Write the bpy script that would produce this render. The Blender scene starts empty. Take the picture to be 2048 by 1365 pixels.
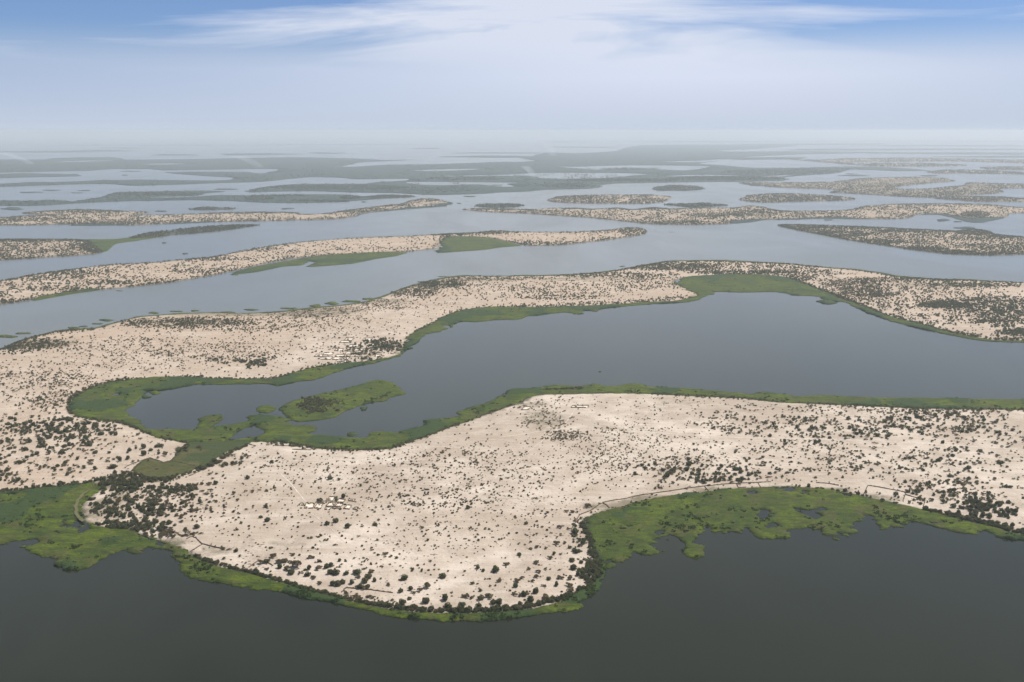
import bpy, bmesh, math, random, time
import numpy as np
from mathutils import Vector, Matrix
from mathutils.geometry import delaunay_2d_cdt

SC = bpy.context.scene
COL = SC.collection
T0 = time.time()

# ------------------------------------------------------------------ camera
CAM_H = 500.0
PITCH = math.radians(11.93)          # downward
FPX = 1991.0                         # focal length in photo pixels (35 mm on a 36 mm wide sensor)
cd = bpy.data.cameras.new("camera")
cd.sensor_width = 36.0
cd.lens = 35.0
cd.clip_start = 1.0
cd.clip_end = 400000.0
cam = bpy.data.objects.new("camera", cd)
COL.objects.link(cam)
cam.location = (0, 0, CAM_H)
cam.rotation_euler = (math.radians(90) - PITCH, 0, 0)
SC.camera = cam

# ------------------------------------------------------------------ world / sky
SUN_EL = math.radians(60)
SUN_AZ = (0.93, 0.36)                # towards the sun: right and a little beyond
w = bpy.data.worlds.new("World")
SC.world = w
w.use_nodes = True
nt = w.node_tree
nt.nodes.clear()
N = nt.nodes.new
L = nt.links.new
out = N("ShaderNodeOutputWorld")
bg = N("ShaderNodeBackground")
bg.inputs[1].default_value = 0.105
sky = N("ShaderNodeTexSky")
sky.sky_type = 'NISHITA'
sky.sun_disc = False
sky.sun_elevation = SUN_EL
sky.sun_rotation = math.atan2(SUN_AZ[0], SUN_AZ[1])
sky.altitude = 500
sky.air_density = 1.0
sky.dust_density = 0.6
sky.ozone_density = 3.0
tc = N("ShaderNodeTexCoord")
sep = N("ShaderNodeSeparateXYZ")
L(tc.outputs["Generated"], sep.inputs[0])


def wmath(op, a, b=None, c=None, clamp=False):
    m = N("ShaderNodeMath")
    m.operation = op
    m.use_clamp = clamp
    for i, v in enumerate((a, b, c)):
        if v is None:
            continue
        if hasattr(v, "links") or isinstance(v, bpy.types.NodeSocket):
            L(v, m.inputs[i])
        else:
            m.inputs[i].default_value = v
    return m.outputs[0]


# high thin cloud: the view direction carried up to a cloud deck
zz = wmath('ADD', wmath('MAXIMUM', sep.outputs[2], 0.0), 0.045)
cx_ = wmath('DIVIDE', sep.outputs[0], zz)
cy_ = wmath('DIVIDE', sep.outputs[1], zz)
comb = N("ShaderNodeCombineXYZ")
L(cx_, comb.inputs[0])
L(cy_, comb.inputs[1])
mp = N("ShaderNodeMapping")
mp.inputs["Location"].default_value = (2.0, 7.5, 0)
mp.inputs["Scale"].default_value = (0.34, 0.40, 1)
mp.inputs["Rotation"].default_value = (0, 0, math.radians(32))
L(comb.outputs[0], mp.inputs[0])
cn = N("ShaderNodeTexNoise")
cn.inputs["Scale"].default_value = 1.0
cn.inputs["Detail"].default_value = 9
cn.inputs["Roughness"].default_value = 0.58
cn.inputs["Distortion"].default_value = 1.1
L(mp.outputs[0], cn.inputs["Vector"])
cr = N("ShaderNodeValToRGB")
cr.color_ramp.elements[0].position = 0.42
cr.color_ramp.elements[0].color = (0, 0, 0, 1)
cr.color_ramp.elements[1].position = 0.66
cr.color_ramp.elements[1].color = (1, 1, 1, 1)
# a broad cloud bank stands ahead, a little right of north, thinning to both sides
az = wmath('ARCTAN2', sep.outputs[0], sep.outputs[1])
az = wmath('SUBTRACT', az, 0.04)
az = wmath('MULTIPLY', az, az)
bank = wmath('MULTIPLY', wmath('EXPONENT', wmath('MULTIPLY', az, -14.0)), 0.34)
front = wmath('MULTIPLY', sep.outputs[1], 6.0, clamp=True)
cl = wmath('ADD', cn.outputs[0], wmath('SUBTRACT', wmath('MULTIPLY', bank, front), 0.16))
lift = N("ShaderNodeMapRange")
for i_, v_ in enumerate((0.17, 0.38, 0.0, 0.34)):
    lift.inputs[i_ + 1].default_value = v_
L(sep.outputs[2], lift.inputs[0])
cl = wmath('SUBTRACT', cl, lift.outputs[0])
lift2 = N("ShaderNodeMapRange")
for i_, v_ in enumerate((0.115, 0.15, 0.0, 0.20)):
    lift2.inputs[i_ + 1].default_value = v_
L(sep.outputs[2], lift2.inputs[0])
cl = wmath('ADD', cl, lift2.outputs[0])
L(cl, cr.inputs[0])
# thick dust haze that closes the lowest few degrees of the sky
hz = N("ShaderNodeMapRange")
hz.interpolation_type = 'SMOOTHSTEP'
hz.inputs["From Min"].default_value = 0.05
hz.inputs["From Max"].default_value = 0.100
hz.inputs["To Min"].default_value = 1.0
hz.inputs["To Max"].default_value = 0.05
L(sep.outputs[2], hz.inputs[0])
mixc = N("ShaderNodeMixRGB")
L(cr.outputs[0], mixc.inputs[0])
deep = N("ShaderNodeMixRGB")
deep.blend_type = 'MULTIPLY'
deep.inputs[0].default_value = 1.0
L(sky.outputs[0], deep.inputs[1])
deep.inputs[2].default_value = (0.50, 0.60, 0.85, 1)
L(deep.outputs[0], mixc.inputs[1])
mixc.inputs[2].default_value = (6.4, 6.7, 7.5, 1)
mixf = N("ShaderNodeMath")
mixf.operation = 'MULTIPLY'
L(cr.outputs[0], mixf.inputs[0])
mixf.inputs[1].default_value = 0.85
L(mixf.outputs[0], mixc.inputs[0])
mixh = N("ShaderNodeMixRGB")
L(hz.outputs[0], mixh.inputs[0])
L(mixc.outputs[0], mixh.inputs[1])
# the dust glows brightest straight ahead and is duller to the left
az2 = wmath('ARCTAN2', sep.outputs[0], sep.outputs[1])
az2 = wmath('SUBTRACT', az2, 0.17)
glow = wmath('EXPONENT', wmath('MULTIPLY', wmath('MULTIPLY', az2, az2), -6.0))
up = N("ShaderNodeMapRange")
for i_, v_ in enumerate((0.0, 0.05, 0.0, 1.0)):
    up.inputs[i_ + 1].default_value = v_
L(sep.outputs[2], up.inputs[0])
hcol = N("ShaderNodeMixRGB")
L(glow, hcol.inputs[0])
hcol.inputs[1].default_value = (3.3, 4.15, 5.7, 1)
hcol.inputs[2].default_value = (5.65, 6.15, 7.35, 1)
hcol2 = N("ShaderNodeMixRGB")
L(up.outputs[0], hcol2.inputs[0])
hcol2.inputs[1].default_value = (4.45, 5.05, 6.1, 1)
L(hcol.outputs[0], hcol2.inputs[2])
L(hcol2.outputs[0], mixh.inputs[2])
# above the thin cloud the dusty air turns the sky to a pale grey veil, dimmer overhead
v1 = N("ShaderNodeMapRange")
v1.interpolation_type = 'SMOOTHSTEP'
for i_, v_ in enumerate((0.125, 0.20, 0.0, 0.8)):
    v1.inputs[i_ + 1].default_value = v_
L(sep.outputs[2], v1.inputs[0])
v2 = N("ShaderNodeMapRange")
v2.interpolation_type = 'SMOOTHSTEP'
for i_, v_ in enumerate((0.22, 0.46, 0.0, 1.0)):
    v2.inputs[i_ + 1].default_value = v_
L(sep.outputs[2], v2.inputs[0])
vc = N("ShaderNodeMixRGB")
L(v2.outputs[0], vc.inputs[0])
vc.inputs[1].default_value = (3.75, 4.5, 5.4, 1)
vc.inputs[2].default_value = (1.9, 2.2, 2.65, 1)
fin = N("ShaderNodeMixRGB")
L(v1.outputs[0], fin.inputs[0])
L(mixh.outputs[0], fin.inputs[1])
L(vc.outputs[0], fin.inputs[2])
L(fin.outputs[0], bg.inputs[0])
L(bg.outputs[0], out.inputs[0])

sd = bpy.data.lights.new("sun", 'SUN')
sd.energy = 4.8
sd.angle = math.radians(0.5)
sd.color = (1.0, 0.96, 0.91)
sun = bpy.data.objects.new("sun", sd)
COL.objects.link(sun)
sv = Vector((SUN_AZ[0] * math.cos(SUN_EL), SUN_AZ[1] * math.cos(SUN_EL), math.sin(SUN_EL)))
sun.rotation_euler = sv.to_track_quat('Z', 'Y').to_euler()
sun.location = (0, 0, 3000)

SC.view_settings.view_transform = 'Standard'
SC.view_settings.look = 'None'
SC.view_settings.exposure = 0.22
SC.view_settings.gamma = 1.0
SC.cycles.volume_bounces = 2
SC.cycles.max_bounces = 6
SC.cycles.diffuse_bounces = 2
SC.cycles.glossy_bounces = 2
SC.cycles.use_denoising = True

# ------------------------------------------------------------------ mapping photo pixel -> ground
SP, CP = math.sin(PITCH), math.cos(PITCH)


def gnd(px, py):
    """point of the ground seen at photo pixel (2048 x 1365)"""
    px = np.asarray(px, float)
    py = np.maximum(np.asarray(py, float), 268.0)
    dx = (px - 1024.0) / FPX
    dy = (682.5 - py) / FPX
    t = CAM_H / (SP - dy * CP)
    return np.stack([dx * t, (CP + dy * SP) * t], -1)


def g1(px, py):
    p = gnd(px, py)
    return float(p[0]), float(p[1])


def mpp(x, y):
    """metres per photo pixel at ground point"""
    return (np.asarray(y) * CP + CAM_H * SP) / FPX


# ------------------------------------------------------------------ numpy noise
def _hash(ix, iy, seed):
    h = (ix.astype(np.int64) * 374761393 + iy.astype(np.int64) * 668265263 + seed * 974634777) & 0x7fffffff
    h = ((h ^ (h >> 13)) * 1274126177) & 0x7fffffff
    h = (h ^ (h >> 16)) & 0x7fffffff
    return (h % 100003) / 100003.0


def vnoise(x, y, seed=0):
    ix, iy = np.floor(x), np.floor(y)
    fx, fy = x - ix, y - iy
    fx = fx * fx * (3 - 2 * fx)
    fy = fy * fy * (3 - 2 * fy)
    a = _hash(ix, iy, seed); b = _hash(ix + 1, iy, seed)
    c = _hash(ix, iy + 1, seed); d = _hash(ix + 1, iy + 1, seed)
    return (a * (1 - fx) + b * fx) * (1 - fy) + (c * (1 - fx) + d * fx) * fy


def fbm(x, y, oct=4, seed=0):
    s, a, t = 0, 1.0, 0
    for i in range(oct):
        s = s + a * vnoise(x * 2 ** i + 17.3 * i, y * 2 ** i - 9.1 * i, seed + i)
        t += a
        a *= 0.5
    return s / t


def land_z(x, y):
    x = np.asarray(x, float); y = np.asarray(y, float)
    return 0.9 + 3.0 * fbm(x / 420, y / 420, 3, 5)


# ------------------------------------------------------------------ outlines
def pts(s):
    return np.array([[float(v) for v in p.split(",")] for p in s.split()])


def spline(p, closed=True, step=9.0):
    n = len(p)
    outp = []
    rng = range(n) if closed else range(n - 1)
    for i in rng:
        if closed:
            p0, p1, p2, p3 = p[i - 1], p[i], p[(i + 1) % n], p[(i + 2) % n]
        else:
            p0, p1, p2, p3 = p[max(i - 1, 0)], p[i], p[i + 1], p[min(i + 2, n - 1)]
        k = max(1, int(np.hypot(*(p2 - p1)) / step))
        for j in range(k):
            t = j / k
            c = 0.5 * ((2 * p1) + (-p0 + p2) * t * 0.8 + 0)
            # centripetal-ish: hermite with reduced tangents keeps thin shapes from crossing
            m1, m2 = (p2 - p0) * 0.35, (p3 - p1) * 0.35
            lim = np.hypot(*(p2 - p1)) * 0.9
            for m in (m1, m2):
                l = np.hypot(*m)
                if l > lim:
                    m *= lim / l
            h00 = 2 * t ** 3 - 3 * t ** 2 + 1; h10 = t ** 3 - 2 * t ** 2 + t
            h01 = -2 * t ** 3 + 3 * t ** 2; h11 = t ** 3 - t ** 2
            outp.append(h00 * p1 + h10 * m1 + h01 * p2 + h11 * m2)
    if not closed:
        outp.append(p[-1])
    return np.array(outp)


def fractal(P, rs, closed=True, amp=0.16, minpx=2.2):
    """midpoint displacement in world space until a segment is a few pixels long"""
    for it in range(6):
        n = len(P)
        Q = []
        did = False
        rng = range(n) if closed else range(n - 1)
        for i in rng:
            a, b = P[i], P[(i + 1) % n]
            Q.append(a)
            d = b - a
            l = math.hypot(*d)
            if l > minpx * float(mpp(*((a + b) / 2))) * 1.7:
                m = (a + b) / 2 + np.array([-d[1], d[0]]) * rs.uniform(-amp, amp)
                Q.append(m)
                did = True
        if not closed:
            Q.append(P[-1])
        P = np.array(Q)
        if not did:
            break
    return P


def outline(s, rs, closed=True, amp=0.16, step=9.0, minpx=2.2):
    p = pts(s) if isinstance(s, str) else s
    p = spline(p, closed, step)
    return fractal(gnd(p[:, 0], p[:, 1]), rs, closed, amp, minpx)


def inside(P, poly):
    x, y = P[:, 0], P[:, 1]
    r = np.zeros(len(P), bool)
    x0, y0 = poly[:, 0], poly[:, 1]
    x1, y1 = np.roll(x0, -1), np.roll(y0, -1)
    for i in range(len(poly)):
        c = (y0[i] > y) != (y1[i] > y)
        if not c.any():
            continue
        xi = x0[i] + (y[c] - y0[i]) * (x1[i] - x0[i]) / (y1[i] - y0[i])
        r[c] ^= x[c] < xi
    return r


def edge_dist(P, polys, cap=1e9):
    """distance of every point to the nearest outline vertex"""
    V = np.concatenate(polys)
    out = np.empty(len(P))
    for i in range(0, len(P), 2000):
        q = P[i:i + 2000]
        out[i:i + 2000] = np.sqrt(((q[:, None, :] - V[None]) ** 2).sum(-1).min(1))
    return out


def polar_points(poly, q, rs):
    """jittered points whose spacing grows with the distance from the viewpoint, inside poly"""
    r = np.hypot(poly[:, 0], poly[:, 1])
    a = np.arctan2(poly[:, 0], poly[:, 1])
    r0, r1, a0, a1 = max(r.min(), 300), r.max(), a.min(), a.max()
    nr = int(math.log(r1 / r0) / q) + 1
    rr = r0 * np.exp(np.arange(nr) * q)
    aa = np.arange(a0, a1, q)
    A, R = np.meshgrid(aa, rr)
    A = A + rs.uniform(-0.35, 0.35, A.shape) * q + (np.arange(nr)[:, None] % 2) * q * 0.5
    R = R * (1 + rs.uniform(-0.35, 0.35, R.shape) * q)
    P = np.stack([(R * np.sin(A)).ravel(), (R * np.cos(A)).ravel()], -1)
    return P[inside(P, poly)]


def sheet_mesh(name, outer, holes, q, zf, rs, skirt=None, attrs=None, gaps=None):
    """triangulated ground sheet; zf(x, y, dist_to_edge, boundary_mask) -> z"""
    P = polar_points(outer, q, rs)
    for h in holes:
        if len(P):
            P = P[~inside(P, h)]
    loops = [outer] + list(holes)
    if len(P):
        dd = edge_dist(P, loops)
        keep = dd > 0.45 * q * np.hypot(P[:, 0], P[:, 1])
        P = P[keep]
    verts, edges = [], []
    for lp in loops:
        s = len(verts)
        verts += [Vector((float(a), float(b))) for a, b in lp]
        edges += [(s + i, s + (i + 1) % len(lp)) for i in range(len(lp))]
    verts += [Vector((float(a), float(b))) for a, b in P]
    vo, eo, fo, *_ = delaunay_2d_cdt(verts, edges, [], 0, 1e-3)
    V = np.array([(v.x, v.y) for v in vo])
    F = np.array([f for f in fo if len(f) == 3], dtype=np.int64)
    C = V[F].mean(1)
    ok = inside(C, outer)
    for h in holes:
        ok &= ~inside(C, h)
    if gaps is not None:
        ok &= ~gaps(C[:, 0], C[:, 1], edge_dist(C, loops))
    F = F[ok]
    used = np.unique(F)
    mp_ = -np.ones(len(V), int)
    mp_[used] = np.arange(len(used))
    V = V[used]
    F = mp_[F]
    # boundary edges
    E = np.concatenate([F[:, [0, 1]], F[:, [1, 2]], F[:, [2, 0]]])
    key = np.sort(E, 1)
    k = key[:, 0] * (len(V) + 1) + key[:, 1]
    u, idx, cnt = np.unique(k, return_index=True, return_counts=True)
    BE = E[idx[cnt == 1]]
    bmask = np.zeros(len(V), bool)
    bmask[BE.ravel()] = True
    D = edge_dist(V, loops)
    D[bmask] = 0
    Z = zf(V[:, 0], V[:, 1], D, bmask)
    V3 = np.column_stack([V, Z])
    att = {}
    if attrs:
        att = attrs(V[:, 0], V[:, 1], D, bmask)
    if skirt is not None:
        n0 = len(V3)
        bi = np.where(bmask)[0]
        remap = -np.ones(n0, int)
        remap[bi] = n0 + np.arange(len(bi))
        low = V3[bi].copy()
        low[:, 2] = skirt
        V3 = np.concatenate([V3, low])
        S1 = np.stack([BE[:, 1], BE[:, 0], remap[BE[:, 0]]], -1)
        S2 = np.stack([BE[:, 1], remap[BE[:, 0]], remap[BE[:, 1]]], -1)
        F = np.concatenate([F, S1, S2])
        att = {k2: np.concatenate([v, v[bi]]) for k2, v in att.items()}
    return V3, F, att


def make_mesh(name, V, F, att=None, smooth=False, matidx=None):
    me = bpy.data.meshes.new(name)
    V = np.asarray(V, np.float32)
    F = np.asarray(F, np.int32)
    me.vertices.add(len(V))
    me.vertices.foreach_set("co", V.ravel())
    k = F.shape[1]
    me.loops.add(F.size)
    me.loops.foreach_set("vertex_index", F.ravel())
    me.polygons.add(len(F))
    me.polygons.foreach_set("loop_start", np.arange(0, F.size, k, dtype=np.int32))
    if matidx is not None:
        me.polygons.foreach_set("material_index", np.asarray(matidx, np.int32))
    if smooth:
        me.polygons.foreach_set("use_smooth", np.ones(len(F), bool))
    me.update(calc_edges=True)
    me.validate()
    for nme, v in (att or {}).items():
        a = me.attributes.new(nme, 'FLOAT', 'POINT')
        a.data.foreach_set("value", np.asarray(v, np.float32))
    return me


def link(name, me, mats, parent=None, **props):
    o = bpy.data.objects.new(name, me)
    COL.objects.link(o)
    if mats is not None:
        for m in (mats if isinstance(mats, (list, tuple)) else [mats]):
            if me is not None and len(me.materials) < (len(mats) if isinstance(mats, (list, tuple)) else 1):
                me.materials.append(m)
    if parent is not None:
        o.parent = parent
    for k, v in props.items():
        if v is not None:
            o[k] = v
    return o


# ------------------------------------------------------------------ materials
class NB:
    def __init__(self, name):
        self.m = bpy.data.materials.new(name)
        self.m.use_nodes = True
        self.t = self.m.node_tree
        self.t.nodes.clear()
        self.out = self.n("ShaderNodeOutputMaterial")
        self.b = self.n("ShaderNodeBsdfPrincipled")
        self.t.links.new(self.b.outputs[0], self.out.inputs[0])
        self.b.inputs["Specular IOR Level"].default_value = 0.15

    def n(self, t, **kw):
        x = self.t.nodes.new(t)
        for k, v in kw.items():
            setattr(x, k, v)
        return x

    def put(self, sock, v):
        if isinstance(v, bpy.types.NodeSocket):
            self.t.links.new(v, sock)
        elif isinstance(v, tuple) and len(v) == 3 and sock.type == 'RGBA':
            sock.default_value = (*v, 1)
        else:
            sock.default_value = v

    def pos(self):
        return self.n("ShaderNodeNewGeometry").outputs["Position"]

    def map(self, vec, scale, rot=0.0):
        m = self.n("ShaderNodeMapping")
        self.put(m.inputs[0], vec)
        m.inputs["Scale"].default_value = scale
        m.inputs["Rotation"].default_value = (0, 0, rot)
        return m.outputs[0]

    def noise(self, scale, detail=4, rough=0.55, vec=None, dist=0.0):
        x = self.n("ShaderNodeTexNoise")
        self.put(x.inputs["Vector"], vec if vec is not None else self.pos())
        x.inputs["Scale"].default_value = scale
        x.inputs["Detail"].default_value = detail
        x.inputs["Roughness"].default_value = rough
        x.inputs["Distortion"].default_value = dist
        return x.outputs[0]

    def voro(self, scale, vec=None, out="Distance"):
        x = self.n("ShaderNodeTexVoronoi")
        self.put(x.inputs["Vector"], vec if vec is not None else self.pos())
        x.inputs["Scale"].default_value = scale
        return x.outputs[out]

    def rng(self, v, a, b, c=0.0, d=1.0):
        x = self.n("ShaderNodeMapRange")
        self.put(x.inputs[0], v)
        for i, q in enumerate((a, b, c, d)):
            x.inputs[i + 1].default_value = q
        return x.outputs[0]

    def math(self, op, a, b=0.0):
        x = self.n("ShaderNodeMath", operation=op)
        self.put(x.inputs[0], a)
        self.put(x.inputs[1], b)
        return x.outputs[0]

    def mix(self, f, a, b, mode='MIX'):
        x = self.n("ShaderNodeMixRGB", blend_type=mode)
        self.put(x.inputs[0], f)
        self.put(x.inputs[1], a)
        self.put(x.inputs[2], b)
        return x.outputs[0]

    def attr(self, name):
        return self.n("ShaderNodeAttribute", attribute_name=name).outputs["Fac"]

    def bump(self, h, strength, dist):
        x = self.n("ShaderNodeBump")
        x.inputs["Strength"].default_value = strength
        x.inputs["Distance"].default_value = dist
        self.put(x.inputs["Height"], h)
        self.put(self.b.inputs["Normal"], x.outputs[0])

    def base(self, c, rough=0.9):
        self.put(self.b.inputs["Base Color"], c)
        self.b.inputs["Roughness"].default_value = rough
        return self.m


def mat_sand():
    b = NB("sand")
    p = b.pos()
    big = b.noise(0.0035, 5, 0.6)
    mid = b.noise(0.02, 5, 0.6)
    fine = b.noise(0.25, 4, 0.7)
    c = b.mix(b.rng(big, 0.40, 0.58), (0.44, 0.365, 0.288), (0.62, 0.535, 0.445))
    c = b.mix(b.rng(mid, 0.42, 0.66, 0, 0.6), c, (0.31, 0.24, 0.175))
    c = b.mix(b.rng(b.noise(0.007, 6, 0.62, dist=0.8), 0.50, 0.64, 0, 0.6), c, (0.30, 0.235, 0.18))
    c = b.mix(b.rng(fine, 0.35, 0.75, 0, 0.35), c, (0.34, 0.28, 0.22))
    c = b.mix(b.math('MULTIPLY', b.attr("ochre"), b.rng(b.noise(0.006, 5, 0.65), 0.25, 0.6, 0.45, 1.0)), c, (0.39, 0.29, 0.205))
    # wind ripples and trampled lanes
    st = b.noise(0.03, 5, 0.6, vec=b.map(p, (0.35, 3.0, 1), math.radians(12)))
    c = b.mix(b.rng(st, 0.55, 0.75, 0, 0.45), c, (0.63, 0.56, 0.48))
    # grass tufts and dwarf scrub as small dark tussocks
    dens = b.rng(b.noise(0.012, 3, 0.6), 0.34, 0.66)
    sp = b.math('LESS_THAN', b.voro(0.14), b.math('MULTIPLY', dens, 0.24))
    c = b.mix(b.math('MULTIPLY', sp, 0.75), c, (0.10, 0.085, 0.055))
    sp2 = b.math('LESS_THAN', b.voro(0.38), b.math('MULTIPLY', dens, 0.22))
    c = b.mix(b.math('MULTIPLY', sp2, 0.55), c, (0.16, 0.125, 0.085))
    # damp, overgrown soil along the shore and in the marked hollows
    damp = b.attr("damp")
    dn = b.noise(0.05, 5, 0.65)
    soil = b.mix(b.rng(dn, 0.4, 0.62), (0.20, 0.155, 0.11), (0.125, 0.115, 0.065))
    f = b.rng(b.math('ADD', damp, b.rng(dn, 0.3, 0.7, -0.3, 0.3)), 0.25, 0.75)
    c = b.mix(b.math('MULTIPLY', f, 0.85), c, soil)
    b.bump(b.math('ADD', b.math('ADD', mid, b.math('MULTIPLY', st, 0.6)), b.math('MULTIPLY', fine, 0.25)), 0.8, 6.0)
    return b.base(c, 0.95)


def mat_marsh(name, dark, mid, bright, dead, tallc):
    b = NB(name)
    p = b.pos()
    n1 = b.noise(0.011, 5, 0.6, dist=1.0)
    n2 = b.noise(0.06, 6, 0.7, vec=b.map(p, (0.6, 1.3, 1), 0.2))
    n3 = b.noise(0.35, 4, 0.7)
    c = b.mix(b.rng(n1, 0.45, 0.56), mid, bright)
    c = b.mix(b.rng(n2, 0.46, 0.60, 0, 0.85), c, dark)
    c = b.mix(b.rng(b.noise(0.02, 4, 0.6, dist=2.0), 0.50, 0.62, 0, 0.8), c, dead)
    c = b.mix(b.rng(b.math('ADD', b.attr("tall"), b.rng(n2, 0.3, 0.7, -0.2, 0.2)), 0.4, 0.6, 0, 0.9), c, tallc)
    c = b.mix(b.rng(n3, 0.38, 0.62, 0, 0.6), c, dark)
    n4 = b.noise(0.13, 5, 0.7, vec=b.map(p, (0.5, 1.6, 1), 0.35), dist=1.5)
    c = b.mix(b.rng(n4, 0.50, 0.60, 0, 0.75), c, dark)
    b.bump(b.math('ADD', n2, b.math('MULTIPLY', n3, 0.6)), 0.9, 3.0)
    return b.base(c, 0.85)


M_sand = mat_sand()
M_marsh = mat_marsh("marsh_reed", (0.028, 0.042, 0.007), (0.066, 0.096, 0.008), (0.108, 0.142, 0.006), (0.094, 0.084, 0.026), (0.032, 0.060, 0.018))
M_marsh_hazed = mat_marsh("marsh_far_hazed", (0.030, 0.046, 0.038), (0.040, 0.062, 0.046), (0.052, 0.078, 0.046), (0.062, 0.068, 0.056), (0.028, 0.048, 0.042))  # reed green shifted to blue: distance haze put into the colour
M_meadow = mat_marsh("meadow_grass", (0.050, 0.056, 0.014), (0.070, 0.078, 0.016), (0.105, 0.094, 0.026), (0.125, 0.100, 0.045), (0.035, 0.056, 0.016))


def mat_woods():
    b = NB("far_woods")
    n1 = b.noise(0.004, 5, 0.6, dist=0.6)
    n2 = b.noise(0.03, 6, 0.75)
    v = b.voro(0.06)
    c = b.mix(b.rng(n1, 0.4, 0.62), (0.030, 0.045, 0.030), (0.075, 0.078, 0.055))
    c = b.mix(b.rng(n2, 0.5, 0.68, 0, 0.7), c, (0.03, 0.042, 0.022))
    c = b.mix(b.math('MULTIPLY', b.math('LESS_THAN', v, 0.35), 0.5), c, (0.025, 0.035, 0.02))
    b.bump(n2, 0.6, 6.0)
    return b.base(c, 0.95)


M_woods = mat_woods()


def mat_water(name="lake_water", silt=0.0):
    b = NB(name)
    p = b.pos()
    c = b.mix(b.rng(b.noise(0.0012, 4, 0.5), 0.35, 0.65), (0.009, 0.011, 0.003), (0.017, 0.019, 0.007))
    b.b.inputs["IOR"].default_value = 1.36
    b.b.inputs["Specular IOR Level"].default_value = 0.5
    c = b.mix(b.rng(b.noise(0.004, 6, 0.65, vec=b.map(p, (1.0, 0.4, 1), 0.5), dist=1.5), 0.5, 0.75, 0, 0.3), c, (0.030, 0.033, 0.017))  # pale streaks: silt, and cloud reflections painted into the water colour
    if silt:
        c = b.mix(1.0, c, (silt, silt * 1.03, silt * 0.97), 'ADD')
    # wind roughened water with smoother slicks
    sl = b.noise(0.0016, 5, 0.6, vec=b.map(p, (1.0, 0.45, 1), 0.3), dist=1.2)
    r = b.rng(sl, 0.35, 0.65, *((0.17, 0.24) if silt else (0.08, 0.17)))
    b.put(b.b.inputs["Roughness"], r)
    wv = b.noise(0.10, 3, 0.6, vec=b.map(p, (0.8, 1.6, 1), 0.25))
    x = b.n("ShaderNodeBump")
    x.inputs["Strength"].default_value = 0.03
    x.inputs["Distance"].default_value = 1.2
    b.put(x.inputs["Height"], wv)
    b.put(b.b.inputs["Normal"], x.outputs[0])
    b.put(b.b.inputs["Base Color"], c)
    return b.m


M_water = mat_water()
M_silty = mat_water("silty_water", 0.085)


def mat_leaf(name, c0, c1):
    b = NB(name)
    info = b.n("ShaderNodeObjectInfo").outputs["Random"]
    t = b.math('FRACT', b.math('ADD', b.attr("tint"), info))
    n = b.noise(0.9, 2, 0.6)
    c = b.mix(t, c0, c1)
    c = b.mix(b.rng(n, 0.3, 0.7, 0, 0.35), c, tuple(v * 0.6 for v in c0))
    b.base(c, 0.8)
    # thin leaves let some light through
    tr = b.n("ShaderNodeBsdfTranslucent")
    b.put(tr.inputs[0], c)
    mx = b.n("ShaderNodeMixShader")
    mx.inputs[0].default_value = 0.45
    b.t.links.new(b.b.outputs[0], mx.inputs[1])
    b.t.links.new(tr.outputs[0], mx.inputs[2])
    b.t.links.new(mx.outputs[0], b.out.inputs[0])
    return b.m


M_leaf_dry = mat_leaf("acacia_leaf", (0.17, 0.145, 0.065), (0.19, 0.145, 0.08))
M_leaf_dark = mat_leaf("evergreen_leaf", (0.095, 0.108, 0.042), (0.145, 0.136, 0.062))
M_leaf_shrub = mat_leaf("shrub_leaf", (0.095, 0.085, 0.045), (0.15, 0.115, 0.07))
M_leaf_reed = mat_leaf("papyrus_leaf", (0.050, 0.078, 0.018), (0.075, 0.112, 0.022))


def mat_plain(name, c, c2, scale=0.5, rough=0.9):
    b = NB(name)
    return b.base(b.mix(b.rng(b.noise(scale, 4, 0.6), 0.35, 0.65), c, c2), rough)


M_bark = mat_plain("bark", (0.11, 0.085, 0.06), (0.16, 0.13, 0.10), 1.0)
M_fence = mat_plain("thorn_brush", (0.085, 0.062, 0.042), (0.15, 0.115, 0.08), 0.6)
M_mat = mat_plain("woven_reed_mat", (0.12, 0.09, 0.06), (0.21, 0.165, 0.115), 0.8)
M_yard = mat_plain("swept_sand_yard", (0.68, 0.60, 0.50), (0.58, 0.50, 0.41), 0.25)
M_thatch = mat_plain("thatch", (0.30, 0.25, 0.17), (0.42, 0.35, 0.25), 1.2)
M_mud = mat_plain("mud_wall", (0.30, 0.23, 0.165), (0.40, 0.32, 0.24), 0.7)
M_track = mat_plain("track_sand", (0.66, 0.585, 0.495), (0.56, 0.485, 0.40), 0.08)
M_trackg = mat_plain("track_marsh", (0.125, 0.11, 0.055), (0.10, 0.10, 0.04), 0.08)
M_hull = mat_plain("boat_wood", (0.035, 0.028, 0.022), (0.06, 0.05, 0.04), 2.0, 0.6)
M_skin = mat_plain("cloth_dark", (0.06, 0.05, 0.06), (0.10, 0.07, 0.06), 2.0)


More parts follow.
